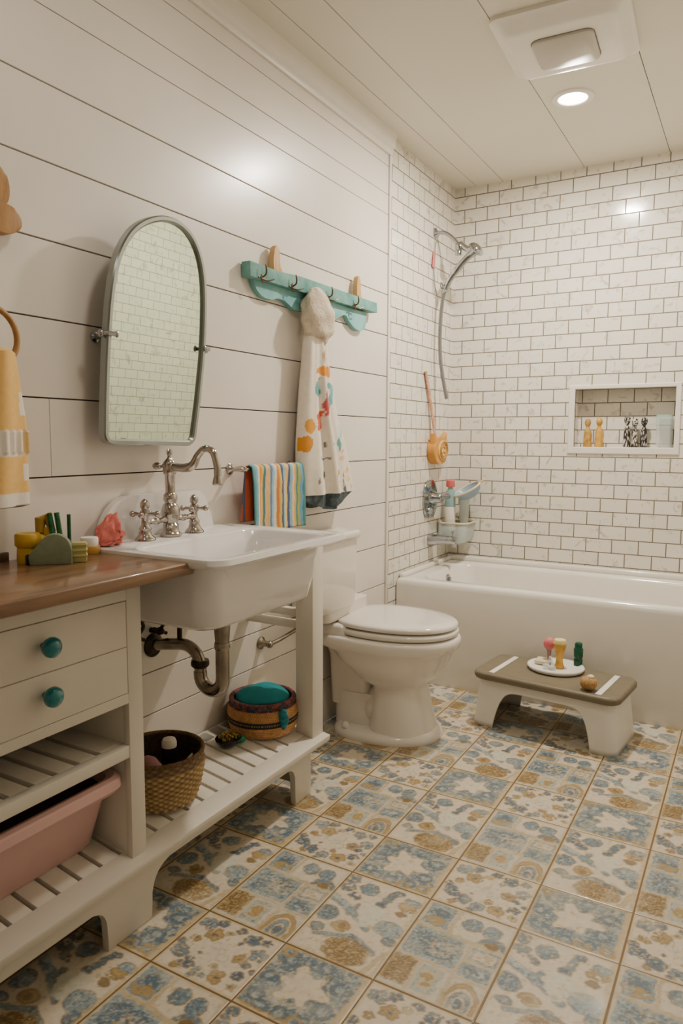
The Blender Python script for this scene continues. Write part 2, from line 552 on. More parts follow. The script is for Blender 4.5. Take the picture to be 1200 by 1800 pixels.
def floor_rgb(x, y):
    wx = (vnoise(x * 75, y * 75) - .5) * .007 + (vnoise(x * 210 + 9, y * 210) - .5) * .004
    wy = (vnoise(x * 75 + 31, y * 75 + 17) - .5) * .007 + (vnoise(x * 210 + 3, y * 210 + 40) - .5) * .004
    fu = (x - GX0) / GDX
    iu = np.floor(fu).astype(int)
    u = fu - iu + wx / GDX
    fy = (y - GY0) / PERIOD
    iy = np.floor(fy).astype(int)
    ry = (fy - iy) * PERIOD
    small = ry < SMALL
    hgt = np.where(small, SMALL, PERIOD - SMALL)
    v = np.where(small, ry / SMALL, (ry - SMALL) / (PERIOD - SMALL)) + wy / hgt
    odd = (iu % 2) == 1
    n = x.size
    cream = C(214, 201, 180); blue = C(118, 142, 154); dblue = C(72, 96, 116); lblue = C(158, 174, 178)
    ochre = C(172, 140, 82); brown = C(100, 76, 36); navy = C(56, 72, 100); sand = C(192, 170, 128)
    rgb = np.tile(cream, (n, 1))
    tex = vnoise(x * 160 + 5, y * 160)
    tex2 = vnoise(x * 330, y * 330 + 11)
    tex3 = vnoise(x * 60 + 3, y * 60 + 8)
    def put(mask, col, a=1.0):
        aa = (mask * a)[:, None]
        rgb[:] = rgb * (1 - aa) + np.asarray(col) * aa
    def soft(d, w=0.02):
        return np.clip(0.5 - d / w, 0, 1)
    def ell(cx, cy, rx, ry_, rot=0.0, w=0.18):
        c_, s_ = math.cos(rot), math.sin(rot)
        du, dv = u - cx, v - cy
        a = (du * c_ + dv * s_) / rx; b_ = (-du * s_ + dv * c_) / ry_
        return np.clip((1 - np.sqrt(a * a + b_ * b_)) / w + .5, 0, 1)
    def rect(x0, x1, y0, y1, w=0.02):
        d = np.maximum(np.maximum(x0 - u, u - x1), np.maximum(y0 - v, v - y1))
        return soft(d, w)
    def outline(m_lo, m_hi):
        return np.clip(m_hi - m_lo, 0, 1)
    def seg(ax, ay, bx, by, wd):
        dx, dy = bx - ax, by - ay
        t = np.clip(((u - ax) * dx + (v - ay) * dy) / (dx * dx + dy * dy), 0, 1)
        return soft(np.hypot(u - ax - t * dx, v - ay - t * dy) - wd, .02)
    rs = random.Random(3)
    # --- scattered flowers (small, even columns)
    A = (small & ~odd).astype(float)
    for cx, cy, col, r in ((.14, .82, blue, .085), (.28, .9, dblue, .06), (.30, .70, ochre, .09), (.16, .55, ochre, .05), (.52, .90, navy, .05), (.70, .84, dblue, .08),
                           (.86, .88, navy, .05), (.88, .66, blue, .08), (.14, .30, dblue, .085), (.07, .42, navy, .05), (.30, .20, dblue, .09), (.22, .10, ochre, .04),
                           (.50, .14, blue, .07), (.58, .30, ochre, .04), (.70, .18, ochre, .085), (.86, .30, navy, .06), (.90, .14, sand, .05), (.74, .52, ochre, .07),
                           (.84, .48, dblue, .04), (.44, .05, navy, .03), (.62, .72, navy, .025), (.44, .80, sand, .04), (.35, .38, navy, .02), (.95, .42, dblue, .03)):
        for k in range(5):
            a = k * 1.256 + cx * 9
            put(A * ell(cx + .62 * r * math.cos(a), cy + .62 * r * math.sin(a), r * .55, r * .48, a) * (tex > .25), col, .9)
        put(A * ell(cx, cy, r * .3, r * .3) * (tex > .4), navy if col is not navy else sand, .8)
    for cx, cy in ((.5, .5), (.42, .56), (.58, .44)):
        put(A * outline(ell(cx, cy, .05, .05), ell(cx, cy, .065, .065)), lblue, .4)
    # --- star clearing in blue foliage (small, odd columns)
    B = (small & odd).astype(float)
    put(B, sand, .35)
    put(B * rect(.02, .93, .05, .98), blue, .85)
    put(B * (tex > .55) * rect(.02, .93, .05, .98), lblue, .8)
    put(B * (tex2 > .66) * rect(.02, .93, .05, .98), dblue, .65)
    put(B * (tex3 > .62) * rect(.02, .93, .05, .98), cream, .45)
    ang = np.arctan2(v - .52, u - .48)
    rad = np.hypot(u - .48, v - .52)
    star = soft(rad - (.235 + .055 * np.cos(6 * ang + .5) + .03 * np.cos(3 * ang)), .03)
    for cx, cy, r in ((.14, .2, .09), (.26, .12, .08), (.12, .5, .09), (.2, .8, .1), (.45, .1, .09), (.78, .35, .1), (.8, .7, .1), (.55, .88, .09), (.36, .86, .07), (.68, .14, .08)):
        put(B * outline(ell(cx, cy, r * .6, r * .6), ell(cx, cy, r * 1.0, r * 1.0)), dblue, .75)
        put(B * ell(cx, cy, r * .45, r * .45), lblue, .7)
    put(B * star, cream, 1)
    for cx, cy in ((.86, .12), (.62, .08), (.12, .9)):
        put(B * outline(ell(cx, cy, .05, .05), ell(cx, cy, .085, .085)), ochre, .85)
    put(B * rect(.93, .965, .05, .98), sand, .8)
    put(B * rect(.02, .93, .04, .07) * (tex > .3), ochre, .6)
    # --- partitioned panels (large, even columns)
    G = (~small & ~odd).astype(float)
    put(G, lblue, .35)
    put(G * rect(.04, .96, .02, .98), cream, .3)
    put(G * rect(.06, .34, .72, .97), blue, .75); put(G * ell(.2, .84, .1, .09) * (tex > .3), dblue, .9); put(G * ell(.2, .78, .13, .05) * (tex > .3), ochre, .9)
    put(G * rect(.40, .96, .70, .97), cream, .8)
    put(G * ell(.56, .86, .10, .075), blue, .95); put(G * ell(.78, .85, .10, .07), blue, .95)
    put(G * (tex2 > .6) * (ell(.56, .86, .10, .075) + ell(.78, .85, .1, .07)), dblue, .5)
    put(G * outline(ell(.84, .68, .10, .07), ell(.84, .68, .15, .11)) * rect(.6, 1, .69, .85), dblue, .8)
    put(G * ell(.84, .71, .07, .04), brown, .85)
    put(G * rect(.05, .60, .36, .68), blue, .75)
    put(G * rect(.05, .60, .36, .68) * (tex > .55), lblue, .9)
    put(G * rect(.10, .56, .40, .64) * (tex2 > .62), dblue, .8)
    put(G * rect(.28, .56, .44, .60) * (tex > .4), cream, .55)
    put(G * rect(.02, .27, .06, .32), ochre, .75); put(G * rect(.02, .27, .06, .32) * (tex > .58), sand, .7); put(G * rect(.02, .27, .06, .32) * (tex2 > .5), brown, .85)
    put(G * rect(.33, .55, .06, .30), sand, .8); put(G * outline(rect(.37, .51, .10, .26), rect(.33, .55, .06, .30)), lblue, .8); put(G * ell(.44, .18, .06, .06) * (tex > .3), ochre, .95)
    put(G * rect(.68, .96, .50, .64), cream, .6); put(G * outline(rect(.70, .94, .52, .62), rect(.68, .96, .50, .64)), blue, .8)
    put(G * rect(.74, .9, .54, .60) * (tex > .45), sand, .8)
    put(G * rect(.66, .96, .33, .47), lblue, .8); put(G * outline(rect(.69, .93, .36, .44), rect(.66, .96, .33, .47)), blue, .85); put(G * rect(.70, .93, .36, .44) * (tex > .52), dblue, .75)
    for r_, col in ((.20, ochre), (.155, cream), (.12, blue), (.08, cream), (.045, dblue)):
        put(G * ell(.80, .08, r_ * .85, r_, 0, .08) * rect(.6, 1, .02, .3), col, .85)
    for a in ((.02, .70, .98, .66, .014), (.62, .03, .66, .67, .012), (.37, .70, .38, .98, .013), (.02, .335, .62, .335, .010), (.30, .04, .30, .33, .010), (.66, .485, .97, .485, .008), (.66, .30, .97, .31, .010)):
        put(G * seg(*a), sand, .9)
    # --- hut, fowl and pond (large, odd columns)
    D = (~small & odd).astype(float)
    put(D * ell(.08, .92, .08, .06) * (tex > .35), dblue, .9); put(D * ell(.10, .80, .10, .05) * (tex > .35), dblue, .85); put(D * ell(.22, .74, .1, .04, -.3) * (tex > .4), navy, .8)
    put(D * ell(.34, .86, .11, .07), blue, .95); put(D * (tex2 > .62) * ell(.34, .86, .11, .07), dblue, .6)
    put(D * ell(.60, .82, .04, .11, -.3), dblue, .85); put(D * ell(.66, .92, .06, .03), dblue, .85); put(D * ell(.56, .72, .06, .03), navy, .8)
    put(D * ell(.85, .80, .11, .055) * (tex > .3), ochre, .9); put(D * ell(.88, .87, .10, .04), blue, .8); put(D * ell(.82, .70, .06, .03), brown, .7)
    put(D * seg(.02, .66, .30, .57, .035), lblue, .95); put(D * seg(.02, .62, .2, .58, .01), blue, .9)
    put(D * seg(.34, .52, .36, .64, .022), blue, .95); put(D * seg(.30, .57, .62, .42, .028), blue, .85)
    octo = np.maximum(np.maximum(np.abs(u - .56), np.abs(v - .57) * 1.0), (np.abs(u - .56) + np.abs(v - .57)) * .72)
    put(D * soft(octo - .14, .02), C(208, 206, 190), .9)
    put(D * ell(.82, .50, .15, .09), blue, .8); put(D * (tex > .55) * ell(.82, .50, .15, .09), lblue, .8); put(D * ell(.9, .38, .07, .05), dblue, .75)
    put(D * ell(.12, .45, .12, .085), blue, .8); put(D * (tex2 > .6) * ell(.12, .45, .12, .085), dblue, .7)
    put(D * ell(.36, .36, .10, .06) * (tex > .25), ochre, .95); put(D * ell(.36, .36, .04, .03), brown, .6)
    put(D * ell(.14, .27, .08, .04), dblue, .6)
    put(D * seg(.18, .20, .52, .30, .018), blue, .8); put(D * seg(.52, .30, .84, .22, .022), dblue, .7)
    put(D * ell(.58, .14, .24, .13) * (v < .24), ochre, .75); put(D * (tex > .58) * ell(.58, .14, .24, .13), sand, .7); put(D * (tex2 > .54) * ell(.58, .14, .24, .13), brown, .75)
    put(D * seg(.86, .02, .95, .26, .02), sand, .8)
    put(D * rect(.95, .97, .03, .98), sand, .6)
    # --- hand-drawn outlines and scribbles
    lum = rgb.mean(1).reshape(nyv, nxv)
    gy_, gx_ = np.gradient(lum)
    ed = np.clip(np.hypot(gx_, gy_) * 9 - .12, 0, 1).ravel()
    bluish = (rgb[:, 2] > rgb[:, 0]).astype(float)
    put(ed * bluish * .7, C(76, 94, 110)); put(ed * (1 - bluish) * .55, C(118, 92, 54))
    put(bluish * np.clip((vnoise(x * 240 + 7, y * 240) - .62) * 5, 0, 1) * .65, C(74, 92, 110))
    put(bluish * np.clip((vnoise(x * 190, y * 190 + 23) - .66) * 5, 0, 1) * .55, cream)
    put(np.clip((vnoise(x * 150 + 60, y * 150 + 2) - .74) * 5, 0, 1) * .5, ochre)
    # --- worn borders, overall mottling, grout
    lx = np.abs(fu - np.round(fu)) * GDX
    dy_ = np.minimum(np.abs(ry - SMALL), np.minimum(ry, PERIOD - ry))
    edge = np.minimum(lx, dy_)
    put(soft(edge - .008, .006), sand, .55)
    put(vnoise(x * 9 + 2, y * 9) > .0, C(200, 190, 170), .10)
    put(np.clip((vnoise(x * 26, y * 26 + 4) - .55) * 3, 0, 1), C(206, 196, 176), .35)
    put((edge < .0023).astype(float), C(122, 92, 48), 1)
    return rgb

co = np.zeros((nxv * nyv, 3), dtype=np.float32)
co[:, 0] = XX.ravel(); co[:, 1] = YY.ravel()
_fu = (co[:, 0] - GX0) / GDX
_ry = ((co[:, 1] - GY0) / PERIOD - np.floor((co[:, 1] - GY0) / PERIOD)) * PERIOD
_e = np.minimum(np.abs(_fu - np.round(_fu)) * GDX, np.minimum(np.abs(_ry - SMALL), np.minimum(_ry, PERIOD - _ry)))
co[:, 2] = np.where(_e < .0023, -0.0008, 0.0)
idx = np.arange(nxv * nyv).reshape(nyv, nxv)
q = np.stack([idx[:-1, :-1], idx[:-1, 1:], idx[1:, 1:], idx[1:, :-1]], -1).reshape(-1, 4)
me = bpy.data.meshes.new('floor')
me.vertices.add(len(co)); me.vertices.foreach_set('co', co.ravel())
me.loops.add(q.size); me.loops.foreach_set('vertex_index', q.ravel().astype(np.int32))
me.polygons.add(len(q)); me.polygons.foreach_set('loop_start', np.arange(0, q.size, 4, dtype=np.int32))
me.polygons.foreach_set('loop_total', np.full(len(q), 4, dtype=np.int32))
me.update(calc_edges=True)
me.polygons.foreach_set('use_smooth', np.ones(len(q), dtype=bool))
me.materials.append(M['paint_floor'])
fl = bpy.data.objects.new('floor', me); COL.objects.link(fl); fl['kind'] = 'structure'
paint(fl, lambda c: floor_rgb(c[:, 0].astype(float), c[:, 1].astype(float)))

# ------------------------------------------------------------------ ceiling light and fan
def can_light(x, y, label):
    t = thing('recessed_light', label, 'ceiling light', (x, y, H), 'recessed ceiling lights')
    r = MB()
    r.lathe([(.053, -.001), (.056, -.006), (.066, -.009), (.076, -.005), (.078, 0)], (x, y, H), cap0=False, cap1=False, seg=48)
    obj('trim_ring', r, M['white_plastic'], t)
    l = MB(); l.lathe([(.0001, -.005), (.03, -.005), (.054, -.003)], (x, y, H), cap0=False, cap1=False, seg=48)
    obj('lens', l, M['lamp'], t)
    return t
can_light(0.765, 2.79, 'round white recessed ceiling light glowing beside the square fan')

t = thing('exhaust_fan', 'square white exhaust fan cover on the ceiling', 'fan', (.84, 2.32, H))
b = MB()
Mf = Matrix.Translation((.845, 2.335, 0)) @ Matrix.Rotation(.05, 4, 'Z')
b.rings([[Mf @ Vector((p[0], p[1], z)) for p in rrect(-w, w, -h_, h_, .03)] for w, h_, z in ((.205, .205, H), (.205, .205, H - .012), (.19, .185, H - .02), (.172, .158, H - .042), (.160, .146, H - .046))], cap0=True, cap1=True)
obj('cover', b, M['white_plastic'], t)
b = MB()
b.rings([[Mf @ Vector((p[0], p[1], z)) for p in rrect(-.098, .098, -.10, .10, .03)] for z in (H - .045, H - .0468)])
obj('panel_seam', b, M['shadow_line'], t)
b = MB()
b.rings([[Mf @ Vector((p[0], p[1], z)) for p in rrect(-w, w, -w - .002, w + .002, .028)] for w, z in ((.0955, H - .045), (.0955, H - .054), (.092, H - .057))])
obj('centre_panel', b, M['grey_panel'], t)

# ------------------------------------------------------------------ vanity
XF = 0.276
SL = 0.16                                    # the bottom shelf leans a touch
def zs(x): return 0.184 + (0.29 - x) * SL
t = thing('vanity', 'white wooden vanity stand with drawers, slatted shelves and bracket feet', 'vanity', (.14, 1.0, 0))
VY0 = 0.30
for y0, y1 in ((VY0, VY0 + .037), (.939, .977)):
    b = MB(); b.box(.004, XF - .012, y0, y1, .19, .832, bev=.001)
    obj('side_panel', b, M['cabinet'], t)
b = MB(); b.box(XF - .018, XF, .937, .979, .185, .834, bev=.0015)
obj('front_stile', b, M['cabinet'], t)
b = MB()
b.box(XF - .02, XF, VY0, .937, .785, .834, bev=.001); b.box(XF - .02, XF, VY0, .937, .553, .576, bev=.001)
b.box(XF - .02, XF - .004, VY0, .937, .678, .684)
b.box(.004, XF - .02, VY0, .939, .555, .566)
obj('face_rail', b, M['cabinet'], t)
for z0, z1, zk in ((.6825, .7835, .738), (.5775, .6805, .640)):
    b = MB(); b.box(XF - .018, XF + .001, VY0 + .012, .9345, z0, z1, bev=.0012)
    d = obj('drawer', b, M['cabinet'], t)
    k = MB(); k.lathe([(.006, 0), (.0065, .010), (.010, .014), (.0175, .018), (.0205, .025), (.0195, .033), (.013, .040), (.001, .043)], (XF, .722, zk), axis='x', seg=28, cap0=False)
    o = obj('knob', k, M['teal_knob'], d)
    o['label'] = 'round glossy teal knob'
def slats(mb, x0, x1, y0, y1, zf, th, gap_pos, gw, edge):
    mb.box(x1 - edge, x1, y0, y1, zf - th, zf, bev=.0012)
    mb.box(x0, x0 + edge * .8, y0, y1, zf - th, zf, bev=.001)
    e = [y0] + sorted(gap_pos) + [y1]
    for a, c_ in zip(e[:-1], e[1:]):
        ya = a + (gw / 2 if a != y0 else 0); yb = c_ - (gw / 2 if c_ != y1 else 0)
        mb.box(x0 + .005, x1 - edge + .001, ya, yb, zf - th, zf, bev=.001)
b = MB(); slats(b, .006, XF - .002, VY0 + .03, .94, .455, .028, [.871 - .0555 * k for k in range(10)], .014, .024)
obj('middle_shelf', b, M['cabinet'], t)
b = MB(); slats(b, .004, .302, VY0, 1.765, .184, .02, [1.61 - .0565 * k for k in range(23)], .011, .060)
Ms = Matrix.Translation((.302, 0, .184)) @ Matrix.Rotation(math.atan(SL), 4, 'Y') @ Matrix.Translation((-.302, 0, -.184))
bmesh.ops.transform(b.bm, matrix=Ms, verts=b.bm.verts)
obj('bottom_shelf', b, M['cabinet'], t)
# plinth with bracket feet
def arc(cx, cy, r, a0, a1, n=6): return [(cx + r * math.cos(a0 + (a1 - a0) * k / n), cy + r * math.sin(a0 + (a1 - a0) * k / n)) for k in range(n + 1)]
zt = .166
pts = [(VY0, zt), (VY0, 0), (VY0 + .07, 0)] + arc(VY0 + .07 + .04, .068, .04, PI, PI / 2) + [(.80, .108)] + arc(.83, .068, .04, PI / 2, 0) + [(.872, 0), (1.005, 0), (1.007, .03)] + arc(1.07, .062, .062, PI, PI / 2, 8) + \
      [(1.56, .124)] + arc(1.585, .09, .034, PI / 2, 0) + [(1.622, 0), (1.712, 0), (1.712, zt)]
b = MB(); b.prism(pts, 'yz', .243, .262, bev=.002)
b.box(.232, .285, VY0, 1.735, .154, .167, bev=.002)
b.box(.03, .25, 1.69, 1.712, .03, .166, bev=.001); b.box(.03, .25, VY0, VY0 + .02, .03, .166, bev=.001)
obj('plinth', b, M['cabinet'], t)
for y0, y1 in ((1.66, 1.712), (.955, 1.005), (VY0, VY0 + .05)):
    b = MB(); b.box(.01, .05, y0, y1, 0, .19, bev=.002)
    obj('rear_foot', b, M['cabinet'], t)
b = MB(); b.box(.212, XF, 1.70, 1.762, .17, .846, bev=.002)
obj('leg', b, M['cabinet'], t)
for z0 in (.533, .573):
    b = MB(); b.box(.002, .213, 1.715, 1.74, z0, z0 + .023, bev=.001)
    obj('side_rail', b, M['cabinet'], t)
b = MB(); b.box(.215, .262, 1.555, 1.701, .69, .716, bev=.001)
obj('sink_rail', b, M['cabinet'], t)

# counter
CZ = 0.862
t = thing('countertop', 'brown wooden countertop with a low back lip next to the sink', 'countertop', (.18, .7, .834))
b = MB(); b.box(.001, .372, VY0 - .02, 1.052, .834, CZ, bev=.005, seg=3)
obj('top', b, M['counter'], t)
b = MB(); b.box(.001, .012, VY0 - .02, .845, CZ - .002, CZ + .020, bev=.002)
obj('back_lip', b, mat_wood('dark_walnut', (70, 48, 36), (92, 66, 50), axis=(14, 1.2, 14)), t)

# sink
SZ = 0.872
t = thing('sink', 'white porcelain farmhouse sink with deep apron and raised back', 'sink', (.2, 1.32, .69))
b = MB()
R = [(.03, .365, 1.10, 1.515, .05, .686), (.012, .388, 1.082, 1.536, .06, .70), (.004, .396, 1.070, 1.548, .055, .75), (.003, .402, 1.062, 1.560, .05, .842), (.003, .43, 1.045, 1.60, .05, .846), (.003, .452, 1.034, 1.612, .05, .850),
     (.003, .460, 1.030, 1.618, .05, .858), (.003, .456, 1.033, 1.614, .05, SZ - .002), (.003, .446, 1.042, 1.604, .045, SZ), (.135, .420, 1.072, 1.575, .05, SZ - .002), (.142, .412, 1.082, 1.565, .05, SZ - .010),
     (.152, .398, 1.094, 1.552, .05, .80), (.17, .378, 1.12, 1.53, .05, .73), (.20, .35, 1.16, 1.49, .05, .722)]
b.rings([ring(rrect(r[0], r[1], r[2], r[3], r[4], 8), r[5]) for r in R])
obj('basin', b, M['porcelain'], t, smooth=50)
b = MB()
pts = [(1.092, SZ - .01), (1.095, SZ + .02), (1.104, .918), (1.128, .954), (1.165, .978), (1.21, .986), (1.44, .984), (1.475, .978), (1.498, .96), (1.512, .93), (1.53, SZ + .01), (1.535, SZ - .01)]
b.prism(spline2(pts, 5), 'yz', .003, .024, bev=.006, seg=4)
obj('backsplash', b, M['porcelain'], t, smooth=50)

# faucet
t = thing('faucet', 'polished nickel bridge faucet with cross handles on the sink', 'faucet', (.075, 1.293, SZ))
FX = .075
b = MB()
b.lathe([(.029, 0), (.030, .006), (.023, .012), (.021, .022), (.022, .03), (.017, .036), (.0245, .05), (.0255, .07), (.020, .085), (.015, .09), (.0195, .10), (.0185, .112), (.013, .118), (.0135, .165), (.016, .168), (.0185, .174), (.0185, .198), (.012, .206), (.006, .212), (.005, .218), (.0075, .222), (.0075, .232), (.003, .236)], (FX, 1.293, SZ), seg=28)
obj('column', b, M['nickel'], t)
b = MB()
pth = spline([(FX, 1.293, 1.062), (FX + .05, 1.293, 1.058), (FX + .082, 1.293, 1.066), (FX + .10, 1.293, 1.092), (FX + .124, 1.293, 1.110), (FX + .151, 1.293, 1.102), (FX + .164, 1.293, 1.068), (FX + .166, 1.293, 1.04)], 7)
b.tube(pth, [.0095 + .003 * math.sin(PI * min(1, i / 20)) if i < 20 else .0095 for i in range(len(pth))], 16)
b.lathe([(.0095, .0), (.013, -.012), (.0145, -.02), (.012, -.024)], (FX + .166, 1.293, 1.04), seg=20)
obj('spout', b, M['nickel'], t)
b = MB(); b.tube([(FX, 1.293, 1.062), (FX - .022, 1.286, 1.062)], .006); b.ell((FX - .034, 1.282, 1.062), (.016, .011, .010))
obj('lever', b, M['nickel'], t)
b = MB()
pth = [(FX, 1.198 + .19 * k / 38, .918) for k in range(39)]
b.tube(pth, [.007 + .0025 * (abs(((k - 19) % 7) - 3) < 2) for k in range(39)], 14)
obj('bridge', b, M['nickel'], t)
for y in (1.198, 1.388):
    b = MB()
    b.lathe([(.027, 0), (.026, .005), (.018, .012), (.014, .024), (.016, .03), (.010, .04), (.009, .056), (.013, .062), (.012, .076), (.008, .080), (.012, .086), (.012, .096), (.007, .104), (.001, .108)], (FX, y, SZ), seg=24)
    h = obj('valve', b, M['nickel'], t)
    k = MB()
    for a in (0.5, 0.5 + PI / 2):
        dx, dy = .033 * math.cos(a), .033 * math.sin(a)
        k.tube([(FX - dx, y - dy, SZ + .068), (FX - dx * .5, y - dy * .5, SZ + .068), (FX, y, SZ + .068), (FX + dx * .5, y + dy * .5, SZ + .068), (FX + dx, y + dy, SZ + .068)], [.0065, .004, .006, .004, .0065], 12)
        for s in (-1, 1): k.ell((FX + s * dx, y + s * dy, SZ + .068), (.0085,) * 3, 14, 10)
    obj('cross_handle', k, M['nickel'], h)

# drain and supply under the sink
t = thing('sink_drain', 'tarnished metal p-trap drain hanging under the sink', 'drain pipe', (.2, 1.29, .45))
DX, DY = .243, 1.30
b = MB()
b.lathe([(.03, .690), (.037, .672), (.036, .662), (.030, .652), (.0225, .646), (.019, .60)], (DX, DY, 0), seg=28)
obj('tailpiece', b, M['pipe'], t)
b = MB()
rr = .039
pth = [(DX, DY, .62), (DX, DY, .50)] + [(DX - rr + rr * math.cos(a), DY, .497 - rr * math.sin(a)) for a in [PI * k / 14 for k in range(1, 14)]] + [(DX - 2 * rr, DY, .505)]
b.tube(pth, .0185, 20)
obj('trap_bend', b, M['pipe'], t)
b = MB()
pth = spline([(DX - 2 * rr, DY, .50), (DX - 2 * rr, DY, .525), (DX - 2 * rr - .012, DY - .003, .555), (DX - 2 * rr - .045, DY - .005, .572), (.06, DY - .008, .567), (.0, DY - .01, .556)], 6)
b.tube(pth, .0165, 20)
obj('wall_pipe', b, M['pipe'], t)
b = MB(); b.lathe([(.0205, .597), (.0215, .592), (.0215, .582), (.0195, .578)], (DX, DY, 0), seg=24)
obj('slip_nut', b, M['pipe'], t)
b = MB(); b.lathe([(.0235, .536), (.025, .53), (.025, .522), (.02, .516)], (DX - 2 * rr, DY, 0), seg=24)
obj('slip_nut', b, M['dark_pipe'], t)
b = MB(); b.lathe([(.034, 0), (.034, .004), (.024, .012), (.018, .014)], (0.001, DY - .01, .556), axis='x', seg=32)
obj('wall_flange', b, M['dark_pipe'], t)
b = MB(); b.tube([(.098, DY - .006, .58), (.10, DY - .006, .685)], .007, 12)
b.tube([(.10, DY - .006, .665), (.125, DY - .006, .672)], .004, 8)
obj('overflow_rod', b, M['dark_pipe'], t)
for y, lab in ((1.20, 'left'), (1.285, 'right')):
    b = MB(); b.tube([(.0, y, .60), (.03, y, .602)], .008, 12); b.ell((.034, y, .602), (.014, .011, .011))
    b.tube(spline([(.034, y, .605), (.045, y + .012, .632), (.05, y - .002, .66), (.06, y + .01, .70)], 6), .005, 10)
    b.tube([(.028, y - .018, .612), (.04, y + .02, .592)], .005, 10)
    o = obj('supply_valve', b, M['dark_pipe'], origin=(0.0, y, .60))
    tag(o, {'left': 'dark water supply valve on the wall nearer the drawers', 'right': 'dark water supply valve on the wall just behind the drain pipe flange'}[lab], 'valve', 'sink supply valves')

# ------------------------------------------------------------------ pink bin and baskets
t = thing('storage_bin', 'pink plastic bin on the lower slatted shelf of the vanity', 'bin', (.15, .66, .20))
b = MB()
R = [(.05, .172, .44, .905, .035, .204), (.03, .186, .43, .918, .04, .22), (.012, .236, .385, .926, .04, .365), (.010, .240, .382, .928, .042, .373), (.016, .228, .388, .912, .038, .365), (.036, .178, .436, .910, .036, .226)]
b.rings([ring(rrect(r[0], r[1], r[2], r[3], r[4], 6), r[5]) for r in R], cap1=True)
obj('body', b, M['pink_plastic'], t)
b = MB()
R = [(.012, .234, .384, .920, .036, .360), (.010, .258, .380, .933, .038, .354), (.010, .268, .376, .9375, .038, .366), (.010, .266, .377, .9365, .038, .384), (.014, .254, .382, .930, .036, .391), (.018, .238, .388, .918, .034, .385), (.018, .230, .39, .914, .034, .362)]
b.rings([ring(rrect(r[0], r[1], r[2], r[3], r[4], 6), r[5]) for r in R], cap0=False, cap1=False)
obj('rolled_rim', b, M['pink_plastic'], t)
b = MB()
b.grid(lambda u, v: (.022 + .205 * u, .395 + .515 * v, .362 + .006 * math.sin(37 * u) * math.sin(29 * v)), 14, 30)
o = obj('dark_bin_sheet', b, M['dark_plum'], smooth=180, solid=.006)  # dark wavy sheet put in for the bin's dark interior
tag(o, 'dark plum sheet standing in for the dark inside of the pink bin', 'cloth')

def wicker(cx, cy, z0, prof, seg, weave, tall, cfun, name, label, group=None, inner=True):
    """round basket: prof gives radius by height fraction"""
    tt = thing(name, label, 'basket', (cx, cy, z0))
    rows = tall
    def rad(h):
        for (h0, r0), (h1, r1) in zip(prof[:-1], prof[1:]):
            if h <= h1: return r0 + (r1 - r0) * (h - h0) / (h1 - h0 + 1e-9)
        return prof[-1][1]
    return tt, rad
# wicker basket of bottles
bx, by, bz, bh, br = .150, 1.155, zs(.15) + .004, .126, .114
t = thing('wicker_basket', 'round woven straw basket holding bottles beneath the sink', 'basket', (bx, by, bz))
def wk(u, v):
    a = 2 * PI * u
    r = br * (.82 + .18 * math.sin(min(1, v * 1.25) * PI / 2)) - .004 * max(0, v - .8) * 5
    r += .0022 * math.sin(a * 26 + (PI if int(v * 18) % 2 else 0)) * (1 if v < .78 else .4)
    r += .0012 * math.cos(v * 18 * 2 * PI)
    return (bx + r * math.cos(a), by + r * math.sin(a), bz + bh * v)
b = MB(); b.grid(wk, 168, 54, closed_u=True)
b.lathe([(.001, .003), (br * .82, .003)], (bx, by, bz), cap0=False, cap1=False, seg=40)
o = obj('woven_body', b, M['paint_wicker'], t, smooth=180)
def wcol(c):
    a = np.arctan2(c[:, 1] - by, c[:, 0] - bx); v = (c[:, 2] - bz) / bh
    w = .5 + .5 * np.sin(a * 26 + np.where((v * 18).astype(int) % 2 == 1, PI, 0)) * np.cos((v * 18 % 1 - .5) * 2)
    base = C(128, 98, 60) * (1 - w[:, None]) + C(206, 178, 128) * w[:, None]
    band = (v > .78)[:, None]
    return np.where(band, C(122, 100, 72) * (.8 + .4 * w[:, None]), base)
paint(o, wcol)
b = MB(); b.grid(lambda u, v: (bx + (br * .99 - .007 - .012 * (1 - v)) * math.cos(2 * PI * u), by + (br * .99 - .007 - .012 * (1 - v)) * math.sin(2 * PI * u), bz + .02 + (bh - .021) * v), 60, 8, closed_u=True)
o = obj('lining', b, mat('dark_brown_weave', (74, 54, 42), rough=.9, var=.3, scale=80, bump=.8, bscale=200), t, smooth=180)  # inner wall coloured dark to give the basket a dark interior
b = MB(); b.torus((bx, by, bz + bh - .001), br * .97, .0055, 'z', 80, 10)
obj('rim', b, mat('brown_straw_rim', (128, 98, 64), rough=.8, var=.3, scale=120, bump=.8, bscale=260), t)
b = MB(); b.lathe([(.001, bh * .55), (br * .88, bh * .55)], (bx, by, bz), cap0=False, cap1=False)
o = obj('dark_filler', b, M['dark_plum'], t)  # dark disc put in for the basket's shaded interior
def lying(name, label, cat, p0, p1, prof, mats, capname, capprof, capmat, group):
    tt = thing(name, label, cat, p0, group)
    p0 = Vector(p0); d = Vector(p1) - p0
    Mx = Matrix.Translation(p0) @ d.to_track_quat('Z', 'Y').to_matrix().to_4x4()
    k = MB(); k.lathe(prof, seg=24, M=Mx); obj('bottle_body', k, mats, tt)
    if capname:
        k = MB(); k.lathe(capprof, seg=24, M=Mx); obj(capname, k, capmat, tt)
    return tt
zb = bz + bh * .60
lying('bottle', 'dark bottle with a white domed cap standing in the straw basket', 'bottle', (bx + .012, by + .022, zb), (bx + .014, by + .022, zb + .1), [(.019, 0), (.0205, .01), (.0205, .045), (.019, .052)], M['black'], 'cap', [(.0195, .052), (.0195, .064), (.016, .072), (.006, .076)], M['paper_white'], 'bottles in the straw basket')
